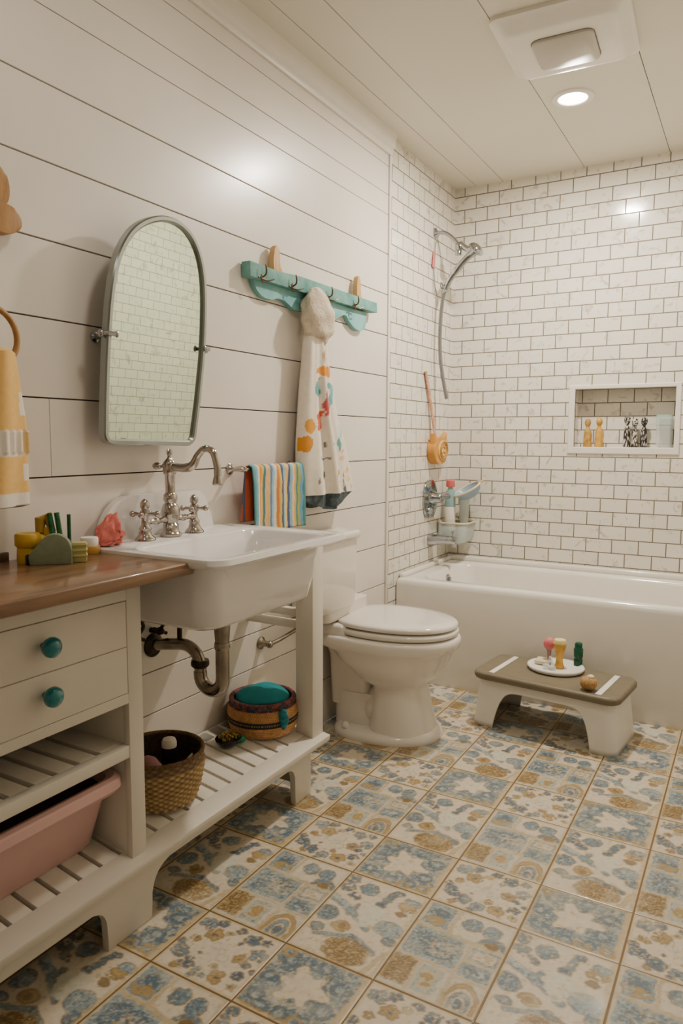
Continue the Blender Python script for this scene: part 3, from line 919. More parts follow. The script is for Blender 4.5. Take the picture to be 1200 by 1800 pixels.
lying('bottle', 'mauve squeeze bottle leaning in the straw basket', 'bottle', (bx + .045, by - .045, zb + .004), (bx - .02, by - .055, zb + .06), [(.018, -.01), (.022, 0), (.022, .045), (.012, .062), (.001, .066)], M['mauve'], 'cap', [(.018, -.022), (.0175, -.01)], M['olive_yellow'], 'bottles in the straw basket')
b = MB(); b.prism([(0, 0), (.022, .002), (.025, .03)], 'yz', 0, .006, bev=.001, M=Matrix.Translation((bx + .055, by + .02, zb + .012)) @ Matrix.Rotation(.5, 4, 'Y'))
b.box(bx + .05, bx + .064, by + .018, by + .046, zb, zb + .014)
tag(obj('paper_tag', b, M['paper_white'], origin=(bx + .055, by + .03, zb)), 'small white folded tag inside the straw basket near its front rim', 'tag')

# striped round basket with teal cloth
sx, sy, sz, sh, sr = .118, 1.650, zs(.118) + .003, .100, .113
t = thing('striped_basket', 'round multicolour striped woven basket on the slatted shelf by the leg', 'basket', (sx, sy, sz))
def sk(u, v):
    a = 2 * PI * u
    r = sr * (.90 + .10 * math.sin(v * PI)) + .0014 * math.cos(v * 12 * 2 * PI) + .0008 * math.sin(a * 60 + 3 * v * 12)
    return (sx + r * math.cos(a), sy + r * math.sin(a), sz + sh * v)
b = MB(); b.grid(sk, 200, 60, closed_u=True)
b.lathe([(.001, .002), (sr * .9, .002)], (sx, sy, sz), cap0=False, cap1=False)
o = obj('woven_body', b, M['paint_wicker'], t, smooth=180)
def scol(c):
    a = np.arctan2(c[:, 1] - sy, c[:, 0] - sx); v = (c[:, 2] - sz) / sh
    out = np.tile(C(200, 152, 98), (len(c), 1))
    n = vnoise(a * 30, v * 30)
    out[v < .34] = C(206, 148, 112); out[(v < .34) & (n > .55)] = C(176, 142, 60)
    out[(v > .34) & (v < .52)] = C(34, 28, 28); out[(v > .41) & (v < .45) & (np.sin(a * 90) > 0)] = C(150, 130, 100)
    out[(v > .52) & (v < .84) & (np.sin(a * 110 + v * 40) > .3)] = C(168, 118, 68)
    out[v > .84] = C(40, 44, 62); out[(v > .84) & (n > .6)] = C(150, 70, 50); out[(v > .93) & (n < .4)] = C(40, 120, 130)
    return out
paint(o, scol)
b = MB(); b.torus((sx, sy, sz + sh), sr * .88, .008, 'z', 60, 10)
obj('rim', b, mat('navy_woven_rim', (44, 50, 66), rough=.8, var=.4, scale=80, c2=(150, 84, 70), bump=.6, bscale=200), t)
b = MB(); b.tube(spline([(sx + sr * .86, sy - .040, sz + .088), (sx + sr * .96, sy - .043, sz + .070), (sx + sr * .99, sy - .045, sz + .052), (sx + sr * .98, sy - .046, sz + .028)], 4), [.012, .016, .019, .020, .021, .021, .020, .019, .017, .015, .012, .008, .003], 12, sy=.6)
o = obj('tassel', b, mat('teal_tassel', (38, 150, 150), rough=.7, var=.4, scale=90, c2=(14, 70, 110), bump=.6, bscale=200), t)
o['label'] = 'teal tassel on the side'
def tc_(u, v):
    a = 2 * PI * u; r = v
    k = .084 * r
    return (sx + k * math.cos(a), sy + k * math.sin(a), sz + sh + .010 + .024 * (1 - r ** 2.2) + .004 * math.sin(a * 3 + 4 * r) * r - .010 * r ** 6)
b = MB(); b.grid(tc_, 40, 12, closed_u=True)
tag(obj('folded_cloth', b, M['teal_cloth'], smooth=180, solid=.004, origin=(sx, sy, sz + sh)), 'folded teal cloth piled in the striped basket', 'cloth')

# small dark dish with gold beads
dx_, dy_, dz_ = .118, 1.475, zs(.118) + .004
t = thing('trinket_dish', 'small black and green dish of gold beads on the slatted shelf', 'dish', (dx_, dy_, dz_))
b = MB(); b.lathe([(.012, 0), (.026, .006), (.036, .020), (.038, .026), (.034, .024), (.022, .010), (.001, .008)], (dx_, dy_, dz_), seg=32, sy=1.15)
obj('bowl', b, mat('black_green_glaze', (22, 30, 26), rough=.25, var=.3), t)
b = MB(); b.tube(spline([(dx_ + .008, dy_ + .025, dz_ + .012), (dx_ + .022, dy_ + .042, dz_ + .010), (dx_ + .02, dy_ + .052, dz_ + .016)], 4), [.008, .010, .012, .012, .011, .010, .008, .006, .003], 10, sy=.7)
obj('green_handle', b, mat('emerald_glaze', (24, 140, 92), rough=.25, var=.2), t)
b = MB()
for k in range(26):
    a = k * 2.4; r = .027 * math.sqrt(k / 26)
    b.ell((dx_ + r * math.cos(a), dy_ + r * math.sin(a) * 1.1, dz_ + .026 + .012 * (1 - k / 26)), (.006, .006, .006), 8, 6)
o = obj('bead_heap', b, mat('gold_beads', (168, 140, 40), rough=.3, metal=.6, var=.5, scale=70, c2=(50, 44, 20)))
tag(o, 'little heap of gold beads in the small dark dish', 'beads'); o['kind'] = 'stuff'

# ------------------------------------------------------------------ things on the counter
z = CZ
t = thing('toy_cup', 'yellow plastic toy cup with a spout standing leftmost on the counter', 'cup', (.068, .852, z))
b = MB(); b.lathe([(.023, 0), (.024, .004), (.023, .030), (.022, .034), (.027, .040), (.027, .062), (.024, .066), (.001, .067)], (.068, .852, z), seg=28)
obj('body', b, M['yellow'], t)
b = MB(); b.tube([(.074, .868, z + .050), (.084, .880, z + .047), (.090, .888, z + .043)], [.016, .012, .007], 14, sy=.8)
obj('spout', b, M['yellow'], t)
t = thing('toy_scoop', 'yellow and olive toy scoop leaning on the wall behind the green block', 'toy', (.09, .90, z))
b = MB(); b.tube([(.098, .893, z + .004), (.085, .892, z + .050), (.074, .893, z + .072)], [.012, .013, .012], 14, sy=.7)
obj('handle', b, M['yellow'], t)
b = MB(); b.tube([(.070, .882, z + .062), (.064, .889, z + .092), (.074, .900, z + .100), (.090, .901, z + .066)], [.011, .016, .016, .010], 12, sy=.7)
obj('head', b, M['olive_yellow'], t)
b = MB(); b.tube([(.055, .905, z + .004), (.050, .905, z + .045), (.046, .905, z + .078)], [.014, .014, .010], 14, sy=.7)
tag(obj('toy_banana', b, M['olive_yellow'], origin=(.055, .905, z)), 'mustard rounded toy stick between the yellow cup and the yellow scoop', 'toy')
t = thing('toothbrush_holder', 'sage green half-round wooden block standing in front of the green stems', 'holder', (.122, .868, z))
pts = [(-.046, 0), (.040, 0), (.040, .03)] + arc(.005, .032, .035, 0, PI * .86, 10) + [(-.042, .030), (-.049, .018)]
Mb = Matrix.Translation((.126, .871, z)) @ Matrix.Rotation(-.80, 4, 'Z')
b = MB(); b.prism(pts, 'yz', -.010, .014, bev=.0025, M=Mb)
obj('block', b, M['sage'], t)
b = MB(); b.box(-.009, .012, -.055, -.046, .001, .022, bev=.002, M=Mb)
obj('dark_end', b, M['black'], t)
for k, (p0, p1, r, lab) in enumerate((((.118, .890, z), (.090, .893, z + .107), .0062, 'green stem, the most tilted of three behind the sage block'),
                                      ((.122, .903, z), (.103, .902, z + .109), .0058, 'green stem, middle one of three behind the sage block'),
                                      ((.128, .914, z), (.132, .911, z + .106), .0042, 'green stem standing upright beside the lime box'))):
    b = MB(); b.tube([p0, p1], r, 8)
    tag(obj('green_stem', b, M['green_glass'], origin=p0), lab, 'stem', 'green stems on the counter')
t = thing('ribbed_box', 'small pale lime ribbed box right of the sage block', 'box', (.150, .918, z))
Mb = Matrix.Translation((.152, .921, z)) @ Matrix.Rotation(-.75, 4, 'Z')
b = MB(); b.box(-.013, .013, -.015, .015, 0, .044, bev=.002, M=Mb)
obj('body', b, M['lime'], t)
for zz in (.012, .024, .036):
    b = MB(); b.box(-.0145, .0145, -.0165, .0165, zz, zz + .005, bev=.0012, M=Mb)
    obj('rib', b, M['lime'], t)
t = thing('cream_jar', 'low ochre jar with a white lid beside the pink washcloth', 'jar', (.078, 1.018, z))
b = MB(); b.lathe([(.023, 0), (.0245, .003), (.0245, .017), (.0235, .019)], (.078, 1.012, z), seg=32)
obj('body', b, M['ochre'], t)
b = MB(); b.lathe([(.0205, .019), (.021, .021), (.021, .036), (.0195, .039), (.001, .0395)], (.078, 1.012, z), seg=32)
obj('lid', b, M['white_plastic'], t)
b = MB()
wc = spline2([(1.052, .892), (1.066, .918), (1.090, .938), (1.112, .953), (1.124, .948), (1.122, .926), (1.136, .908), (1.134, .886), (1.110, SZ + .003), (1.070, SZ + .004), (1.055, .876)], 4, closed=True)
nw = len(wc)
wr = []
for k in range(15):
    f_ = k / 14
    prof_ = math.sin(PI * (.06 + .88 * f_)) ** .55
    ring_ = []
    for i, p in enumerate(wc):
        cy_, cz_ = 1.096, .905
        wv = 1 + .07 * math.sin(5 * f_ * PI + i * .9) + .05 * math.sin(9 * f_ * PI - i * .5)
        ring_.append((.028 + .066 * f_ + .004 * math.sin(i * 1.1), cy_ + (p[0] - cy_) * prof_ * wv - .014 * f_, max(SZ + .002, cz_ + (p[1] - cz_) * prof_ * wv - .012 * f_)))
    wr.append(ring_)
b.rings(wr)
tag(obj('washcloth', b, M['coral'], smooth=60, origin=(.055, 1.090, SZ)), 'crumpled coral pink washcloth on the sink corner against the back', 'washcloth')

# ------------------------------------------------------------------ mirror
t = thing('mirror', 'arched pivot mirror in a brushed steel frame above the sink', 'mirror', (.0, 1.238, 1.12))
MC, MW, MZ0 = 1.262, .165, 1.120
Mm = Matrix.Translation((.055, 0, MZ0)) @ Matrix.Rotation(math.atan(.035 / .6), 4, 'Y') @ Matrix.Translation((0, 0, -MZ0))
MOUT = spline2([(1.080, 1.229), (1.084, 1.357), (1.094, 1.485), (1.117, 1.582), (1.171, 1.660), (1.258, 1.706), (1.345, 1.706), (1.408, 1.657), (1.440, 1.563), (1.444, 1.397), (1.430, 1.246)], 6)
MOUT = arc(1.110, 1.150, .030, 1.5 * PI, PI, 5)[::1] + MOUT + arc(1.382, 1.150, .034, 0, -PI / 2, 5)
def arch(ins):
    n = len(MOUT); out = []
    for i in range(n):
        p0 = Vector(MOUT[i - 1]); p1 = Vector(MOUT[i]); p2 = Vector(MOUT[(i + 1) % n])
        d = (p2 - p0).normalized()
        nn = Vector((d.y, -d.x))
        out.append(tuple(p1 + nn * ins))
    return out
rs_ = []
for ins, x in ((.0, -.012), (.0, .006), (.003, .010), (.011, .010), (.015, .006), (.016, -.002)):
    rs_.append([Mm @ Vector((x, p[0], p[1])) for p in arch(ins)])
b = MB(); b.rings(rs_, cap0=True, cap1=False)
obj('frame', b, M['steel'], t, smooth=35)
b = MB(); b.rings([[Mm @ Vector((x, p[0], p[1])) for p in arch(.0155)] for x in (-.004, .0005)])
obj('glass', b, M['mirror'], t, smooth=20)
for s, ys in ((-1, 1.088), (1, 1.446)):
    b = MB()
    yb = ys + (.026 if s < 0 else .004)
    b.lathe([(.013, 0), (.013, .004), (.007, .008), (.006, .05), (.009, .056), (.009, .066), (.005, .070)], (.001, yb - s * .0, 1.388), axis='x', seg=20)
    b.tube([(.060, yb, 1.388), (.070, ys + s * .010, 1.388), (.084, ys + s * .004, 1.388), (.088, ys - s * .014, 1.388)], .0055, 12)
    b.ell((.066, ys + s * .012, 1.388), (.009, .007, .010), 14, 8); b.ell((.089, ys - s * .018, 1.388), (.005, .005, .009), 12, 8)
    obj('pivot_bracket', b, M['chrome'], t)

# ------------------------------------------------------------------ coat rack and robe
t = thing('coat_rack', 'teal painted wooden coat rack with wavy lower edge and four hooks', 'coat rack', (0, 2.14, 1.65))
b = MB(); b.prism([(1.708, 1.646), (1.708, 1.693), (1.86, 1.690), (2.0, 1.699), (2.58, 1.702), (2.582, 1.663), (2.3, 1.655), (2.0, 1.648)], 'yz', .004, .040, bev=.002)
obj('rail_board', b, M['teal_wood'], t)
wav = spline2([(1.745, 1.655), (1.762, 1.622), (1.80, 1.600), (1.85, 1.598), (1.89, 1.608), (1.935, 1.604), (1.985, 1.586), (2.03, 1.592), (2.075, 1.630), (2.13, 1.640), (2.185, 1.622), (2.235, 1.588), (2.31, 1.610), (2.35, 1.622), (2.375, 1.602), (2.43, 1.578), (2.485, 1.578), (2.515, 1.60), (2.522, 1.655)], 5)
b = MB(); b.prism(wav, 'yz', .001, .020, bev=.0025)
o = obj('wavy_board', b, mat('light_teal_paint', (134, 192, 188), rough=.5, var=.12, scale=14, c2=(108, 172, 176)), t)
for y, zz, k in ((1.868, 1.688, 1.0), (2.437, 1.698, .85)):
    pts = spline2([(y - .020 * k, zz - .004), (y - .022 * k, zz + .04), (y - .014 * k, zz + .075), (y, zz + .088), (y + .012 * k, zz + .07), (y + .015 * k, zz + .035), (y + .022 * k, zz + .012), (y + .045 * k if k == 1 else y + .018, zz - .003)], 5)
    b = MB(); b.prism(pts, 'yz', .012, .032, bev=.003)
    o = obj('wooden_leg', b, M['oak'], t); o['label'] = 'bare wooden peg standing on top'
for y in (1.769, 1.944, 2.183, 2.385):
    b = MB()
    zz = 1.655 + (y - 1.77) * .012
    b.ell((.042, y, zz - .006), (.003, .007, .015), 14, 10)
    b.tube(spline([(.044, y, zz), (.054, y + .002, zz + .006), (.058, y, zz + .020), (.056, y - .002, zz + .036)], 4), [.0028] * 10 + [.0024, .002, .0016], 8)
    b.tube(spline([(.044, y, zz - .01), (.056, y + .014, zz - .012), (.062, y + .036, zz - .004)], 4), .0022, 8)
    b.tube([(.043, y - .022, zz - .006), (.043, y + .026, zz - .008)], .0022, 8)
    obj('hook', b, M['bronze'], t)

t = thing('hooded_robe', 'cream hooded bath robe with bright patches hanging on the coat rack', 'robe', (.06, 2.1, .9))
lv = [(1.535, 2.02, 2.115, .024), (1.467, 2.004, 2.14, .028), (1.395, 1.995, 2.15, .031), (1.31, 1.982, 2.175, .034), (1.22, 1.972, 2.205, .037), (1.118, 1.962, 2.262, .041), (1.03, 1.962, 2.295, .044), (.965, 1.966, 2.318, .046), (.935, 1.970, 2.330, .047)]
def at_z(z):
    for a, c_ in zip(lv[:-1], lv[1:]):
        if z >= c_[0] - 1e-6:
            f = (a[0] - z) / (a[0] - c_[0])
            return [a[i] + (c_[i] - a[i]) * f for i in range(4)]
    return lv[-1]
def robe(u, v):
    z = 1.535 + (.935 - 1.535) * v
    _, yl_, yr_, dp = at_z(z)
    a = 2 * PI * u
    cy, hw = (yl_ + yr_) / 2, (yr_ - yl_) / 2
    y = cy + hw * math.cos(a)
    s = math.sin(a)
    fold = (.010 * math.sin(7 * math.cos(a) * (1 + .25 * v) + 1.1) + .006 * math.sin(13 * math.cos(a) + 2 * v)) * (.25 + .75 * v) * abs(s)
    x = .052 + dp * (abs(s) ** .7) * (1 if s > 0 else -1) + (fold if s > 0 else 0)
    if s > 0 and .30 < v:
        x -= .010 * math.exp(-((math.cos(a) + .18) / .07) ** 2)
    zz = z
    return (max(.006, x), y, zz)
b = MB(); b.grid(robe, 150, 150, closed_u=True)
o = obj('robe_body', b, M['paint_cloth'], t, smooth=180)
def rcol(c):
    y, z, x = c[:, 1], c[:, 2], c[:, 0]
    out = np.tile(C(232, 221, 205), (len(c), 1))
    n = vnoise(y * 70, z * 70)
    nz = (vnoise(y * 60, z * 60) - .5) * .012
    y2, z2 = y + nz, z + (vnoise(y * 60 + 9, z * 60 + 4) - .5) * .012
    f = x > .045
    def put(m, col, a=1.0): out[m & f] = out[m & f] * (1 - a) + col * a
    def E(cy, cz, ry, rz, rot=0):
        dy, dz = y2 - cy, z2 - cz
        return ((dy * math.cos(rot) + dz * math.sin(rot)) / ry) ** 2 + ((-dy * math.sin(rot) + dz * math.cos(rot)) / rz) ** 2 < 1
    put((y2 > 2.035 + (1.40 - z2) * .0) & (y2 < 2.14) & (np.abs(z2 - 1.378) < .010 + (y2 - 2.03) * .12), C(218, 140, 44))
    put(E(2.088, 1.432, .018, .030), C(190, 172, 130)); put(E(2.090, 1.432, .012, .021), C(196, 92, 86))
    put(E(2.045, 1.313, .022, .028, .5) & (y2 > 2.028), C(92, 160, 158)); put(E(2.135, 1.29, .014, .048, -.35), C(108, 172, 176)); put(E(2.12, 1.327, .02, .010), C(108, 172, 176))
    put(E(2.092, 1.270, .013, .056, -.15), C(192, 84, 80))
    put((np.abs(y2 - 2.052) < .022) & (np.abs(z2 - 1.200 - (y2 - 2.05) * .3) < .030), C(206, 84, 52)); put((np.abs(y2 - 2.062) < .014) & (np.abs(z2 - 1.196) < .014), C(220, 110, 60), .8)
    put(E(1.997, 1.178, .020, .026), C(222, 156, 56)); put(E(1.977, 1.118, .024, .03), C(214, 142, 40))
    put(E(2.20, 1.165, .012, .055, -.3), C(120, 186, 196), .8); put(E(2.195, 1.165, .006, .045, -.3), C(226, 220, 208), .9); put(E(2.19, 1.115, .014, .024), C(70, 146, 138), .9)
    for cy, cz, ry, rz, col in ((2.09, 1.115, .005, .012, C(70, 60, 60)), (2.12, 1.12, .004, .010, C(90, 74, 70)), (2.085, 1.065, .030, .004, C(92, 84, 84)), (2.085, 1.005, .007, .020, C(52, 56, 62)),
                                (2.165, 1.008, .024, .014, C(150, 122, 44)), (2.165, 1.01, .016, .008, C(232, 204, 110)), (2.178, .962, .014, .014, C(214, 96, 70)), (2.245, 1.02, .012, .012, C(230, 190, 110)),
                                (2.25, .985, .014, .010, C(236, 206, 130)), (2.215, .985, .004, .03, C(86, 96, 100)), (2.225, .94, .006, .03, C(80, 84, 90)), (2.205, 1.065, .016, .012, C(228, 178, 130)),
                                (2.215, 1.09, .012, .008, C(232, 150, 120)), (2.14, 1.10, .014, .012, C(228, 200, 170)), (2.155, 1.05, .006, .02, C(120, 170, 150)), (2.03, .98, .005, .014, C(120, 112, 108)), (2.29, 1.0, .01, .012, C(232, 206, 140)), (2.28, .955, .012, .008, C(236, 190, 120))):
        put(E(cy, cz, ry, rz), col, .9)
    return out
paint(o, rcol)
def hem(u, v):
    x, y, z = robe(u, 1.0)
    k = (y - 1.97) / .36
    k = min(1, max(0, k))
    dz = .026 + .036 * math.sin(PI * min(1, k * 1.05)) ** 1.2 if k < .95 else .02
    dz *= 1 - max(0, (k - .62) / .38) ** 1.6 * .75
    y2 = y - .035 * v * k
    x2 = .05 + (x - .05) * (.98 - .10 * v)
    return (max(.008, x2), y2, z + .004 - dz * v)
b = MB(); b.grid(hem, 150, 10, closed_u=True)
o = obj('hem_band', b, mat('charcoal_terry', (50, 60, 66), rough=.9, var=.25, scale=40, c2=(96, 108, 110), bump=.5, bscale=200), t, smooth=180)
o['label'] = 'charcoal blue hem band'
hc = (.062, 2.073, 1.575)
def hood(u, v):
    a = 2 * PI * u; p = PI * v
    taper = 1.0 if v > .42 else (.42 + .58 * (v / .42) ** .8)
    r = 1 + .07 * math.sin(3 * a + 3 * p) + .05 * math.sin(5 * a - 4 * p) + .05 * math.sin(9 * p + a)
    zz = hc[2] + .098 * math.cos(p) - (.012 * math.sin(3 * a) if v > .8 else 0)
    wy = .086 * r * math.sin(p) ** .75 * taper
    return (max(.022, hc[0] + .046 * r * math.sin(p) ** .8 * taper * math.cos(a)), hc[1] + wy * math.sin(a) + .012 * (v - .5), zz)
b = MB(); b.grid(hood, 60, 40, closed_u=True)
obj('hood', b, M['fleece'], t, smooth=180)

# ------------------------------------------------------------------ towel bar, striped towel
t = thing('towel_bar', 'short nickel towel bar on the shiplap wall between faucet and robe', 'towel bar', (0, 1.63, 1.045))
b = MB(); b.tube([(.058, 1.632, 1.040), (.058, 1.985, 1.040)], .006, 14); b.ell((.058, 1.628, 1.040), (.008, .008, .008))
obj('bar', b, M['nickel'], t)
for y in (1.642, 1.975):
    b = MB(); b.lathe([(.018, 0), (.018, .004), (.010, .010), (.007, .02), (.007, .05), (.010, .058), (.006, .066)], (.001, y, 1.040), axis='x', seg=20)
    obj('bracket', b, M['nickel'], t)
def stw(u, v):
    y = 1.668 + .295 * v
    L = .23 + .17
    s = u * L
    wob = .004 * math.sin(y * 46) + .003 * math.sin(y * 90 + 1)
    if s < .17: x, z = .040 - .004, 1.042 - (.17 - s)
    elif s < .19: a = PI * (s - .17) / .02; x, z = .058 - .022 * math.cos(a) * .55 , 1.042 + .0105 * math.sin(a)
    else: x, z = .0705 + wob * min(1, (s - .19) / .05), 1.042 - (s - .19)
    if s < .17: x = .0458 - wob * .3
    return (x, y + .006 * (s - .19) / .2 * (1 if s > .19 else 5), z)
b = MB(); b.grid(stw, 60, 130)
o = obj('striped_towel', b, M['paint_cloth'], smooth=180, solid=.004)
tag(o, 'multicolour vertical striped hand towel folded over the towel bar', 'towel')
pal = [C(96, 160, 160), C(112, 178, 202), C(236, 222, 190), C(224, 140, 56), C(232, 188, 84), C(70, 132, 130), C(238, 190, 158), C(226, 190, 96), C(92, 120, 168), C(150, 194, 224), C(238, 226, 200), C(226, 140, 64), C(232, 194, 92), C(70, 84, 122), C(122, 176, 204),
       C(226, 176, 140), C(236, 200, 96), C(80, 94, 132), C(140, 186, 216), C(232, 204, 150), C(214, 168, 70), C(72, 134, 128), C(168, 176, 96), C(110, 164, 196), C(64, 128, 128)]
def tcol(c):
    v = (c[:, 1] - 1.668 + (vnoise(c[:, 2] * 30, c[:, 1] * 3) - .5) * .006) / .295
    k = np.clip((v * len(pal)).astype(int), 0, len(pal) - 1)
    out = np.array(pal)[k]
    back = c[:, 0] < .05
    out[back] = C(196, 84, 48)
    out[back & (np.sin(c[:, 1] * 130) > .6)] = C(80, 90, 120)
    return out
paint(o, tcol)

# wooden hook, ring and yellow towel at the left
t = thing('wooden_wall_hook', 'honey coloured wooden wall hook of two rounded ovals at the left edge', 'wall hook', (0, .845, 1.61))
Mh = Matrix.Translation((0, .818, 1.632)) @ Matrix.Rotation(0, 4, 'X')
b = MB(); b.prism([(.036 * math.cos(a) + .838, .050 * math.sin(a) + 1.668) for a in [2 * PI * k / 32 for k in range(32)]], 'yz', .004, .026, bev=.005, seg=3)
obj('upper_oval', b, M['honey'], t)
b = MB(); b.prism([(.047 * math.cos(a) + .850, .031 * math.sin(a) + 1.603) for a in [2 * PI * k / 32 for k in range(32)]], 'yz', .004, .036, bev=.006, seg=3)
obj('lower_oval', b, M['honey'], t)
b = MB(); b.lathe([(.012, .0), (.012, .030)], (.001, .826, 1.645), axis='x', seg=16)
obj('mount', b, M['honey'], t)
t = thing('towel_ring', 'round wooden towel ring on the wall at the left edge', 'towel ring', (0, .80, 1.35))
b = MB(); b.torus((.05, .797, 1.348), .062, .0065, 'x', 56, 12)
obj('ring', b, M['honey'], t)
b = MB(); b.lathe([(.022, 0), (.022, .008), (.010, .014), (.009, .04), (.014, .046), (.012, .062), (.001, .064)], (.001, .797, 1.412), axis='x', seg=24)
obj('wall_mount', b, M['honey'], t)
def ytw(u, v):
    z = 1.318 - .328 * v
    a = 2 * PI * u
    hw = .055 + .022 * min(1, v * 2.2)
    cy = .795 - .004 * v
    fold = .007 * math.sin(5 * math.cos(a) + 2.0 * v) * abs(math.sin(a)) + (.004 * math.sin(22 * math.cos(a)) if .5 < v < .66 else 0)
    fl = 1 + (.05 if .5 < v < .66 else 0)
    s = math.sin(a)
    return (.050 + (.022 + .008 * v) * fl * (abs(s) ** .7) * (1 if s > 0 else -1) + fold, cy + hw * fl * math.cos(a), z)
b = MB(); b.grid(ytw, 90, 100, closed_u=True)
b.rings([[ytw(k / 40, 0) for k in range(40)], [(.05 + .010 * math.sin(2 * PI * k / 40), .795 + .045 * math.cos(2 * PI * k / 40), 1.326) for k in range(40)]], cap0=False)
b.rings([[ytw(k / 40, 1) for k in range(40)], [(.05 + .015 * math.sin(2 * PI * k / 40), .793 + .065 * math.cos(2 * PI * k / 40), .986) for k in range(40)]], cap0=False)
o = obj('yellow_towel', b, M['paint_cloth'], smooth=180)
tag(o, 'yellow and white banded towel hanging from the wooden ring', 'towel')
def ycol(c):
    z, y = c[:, 2], c[:, 1]
    out = np.tile(C(236, 190, 112), (len(c), 1))
    w = C(236, 226, 212)
    out[(z < 1.152) & (z > 1.098)] = w
    out[z < 1.018] = w
    r = y > .848
    out[r & (z > 1.185) & (z < 1.235)] = w; out[r & (z > 1.045) & (z < 1.08)] = w; out[r & (z > 1.098) & (z < 1.15)] = C(232, 196, 136)
    out[(z < .992) & (y > .82)] = C(120, 96, 50)
    return out
paint(o, ycol)

# ------------------------------------------------------------------ toilet
TY = 2.315
t = thing('toilet', 'white porcelain two piece toilet with closed lid against the shiplap wall', 'toilet', (.25, TY, 0))
def egg(xb, xf, hw, n=64, pw=.72, cy=TY):
    out = []
    xm = xb + (xf - xb) * .42
    for k in range(n):
        a = 2 * PI * k / n
        ca, sa = math.cos(a), math.sin(a)
        if ca >= 0: x = xm + (xf - xm) * ca
        else: x = xm + (xm - xb) * math.copysign(abs(ca) ** pw, ca)
        y = cy + hw * math.copysign(abs(sa) ** (.9 if ca >= 0 else pw), sa)
        out.append((x, y))
    return out
b = MB()
R = [(.04, .458, .178, 0), (.04, .460, .180, .012), (.05, .452, .172, .026), (.06, .442, .160, .034)]
b.rings([ring(egg(*r[:3]), r[3]) for r in R])
R = [(.195, .436, .150, .028), (.200, .424, .143, .06), (.205, .408, .136, .12), (.21, .396, .130, .18), (.205, .394, .131, .205), (.185, .404, .142, .216), (.15, .430, .158, .232), (.115, .458, .175, .262), (.085, .482, .188, .300), (.05, .500, .196, .338), (.03, .512, .204, .350), (.010, .521, .208, .358), (.006, .525, .210, .378), (.008, .523, .208, .394), (.014, .514, .200, .400)]
b.rings([ring(egg(*r[:3], pw=(.72 if r[3] < .3 else .5 if r[3] < .345 else .36)), r[3]) for r in R])
obj('bowl', b, M['toilet'], t, smooth=60)
b = MB()
b.tube(spline([(.30, TY, .20), (.24, TY, .12), (.17, TY, .10), (.12, TY, .17), (.09, TY, .27), (.10, TY, .34)], 6), [.09] * 10 + [.085] * 10 + [.08] * 11, 24, sy=1.25)
b.rings([ring(egg(.03, .30, .11), zz) for zz in (.02, .16)])
b.rings([ring(rrect(.03, .2, TY - w, TY + w, .03), zz) for w, zz in ((.10, .10), (.12, .30), (.15, .35), (.15, .398))])
obj('trapway', b, M['toilet'], t, smooth=60)
b = MB()
R = [(.065, .506, .188, .404), (.058, .515, .195, .409), (.058, .517, .196, .418), (.062, .512, .191, .426)]
b.rings([ring(egg(*r[:3]), r[3]) for r in R])
obj('seat', b, M['toilet'], t, smooth=60)
b = MB()
R = [(.056, .506, .182, .432), (.050, .513, .189, .436), (.050, .513, .189, .446), (.056, .506, .182, .453), (.09, .46, .146, .457), (.14, .38, .08, .459)]
b.rings([ring(egg(*r[:3]), r[3]) for r in R])
obj('lid', b, M['toilet'], t, smooth=60)
for s in (-1, 1):
    b = MB(); b.box(.052, .085, TY + s * .075 - .022, TY + s * .075 + .022, .398, .437, bev=.008, seg=3)
    obj('hinge', b, M['toilet'], t)
TK0, TK1 = 1.96, 2.278
b = MB()
R = [(.012, .112, TK0 + .010, TK1 - .012, .02, .494), (.008, .120, TK0 + .005, TK1 - .007, .025, .502), (.006, .124, TK0 + .002, TK1 - .004, .025, .64), (.006, .126, TK0, TK1 - .002, .025, .758)]
b.rings([ring(rrect(*r[:5]), r[5]) for r in R])
b.rings([ring(rrect(.006, .150 - i, 2.125 + i, TY + .18 - i, .03), zz) for i, zz in ((0, .39), (0, .428), (.003, .436), (.010, .440))])
b.rings([ring(rrect(.006, .10, 2.08, TY + .10, .03), zz) for zz in (.45, .50)])
obj('tank', b, M['toilet'], t, smooth=50)
b = MB()
R = [(.003, .132, TK0 - .008, TK1 + .006, .028, .757), (.002, .138, TK0 - .012, TK1 + .010, .03, .763), (.002, .138, TK0 - .012, TK1 + .010, .03, .780), (.005, .132, TK0 - .006, TK1 + .004, .03, .788)]
b.rings([ring(rrect(*r[:5]), r[5]) for r in R])
obj('tank_lid', b, M['toilet'], t, smooth=50)
b = MB(); b.lathe([(.016, .0), (.016, .008), (.011, .018), (.002, .022)], (.13, TY - .145, .032), seg=20)
obj('bolt_cap', b, M['toilet'], t)

t = thing('toilet_stop_valve', 'metal water stop valve pipe on the wall beside the vanity leg', 'valve', (0, 1.80, .43))
b = MB(); b.lathe([(.022, 0), (.022, .004), (.012, .010), (.009, .03)], (.001, 1.80, .435), axis='x', seg=20); b.ell((.038, 1.80, .435), (.013, .013, .013))
obj('valve_body', b, M['pipe'], t)
b = MB(); b.tube(spline([(.038, 1.80, .435), (.042, 1.86, .440), (.045, 1.95, .452), (.05, 2.02, .462), (.055, 2.05, .472)], 5), .007, 12)
obj('supply_line', b, M['pipe'], t)

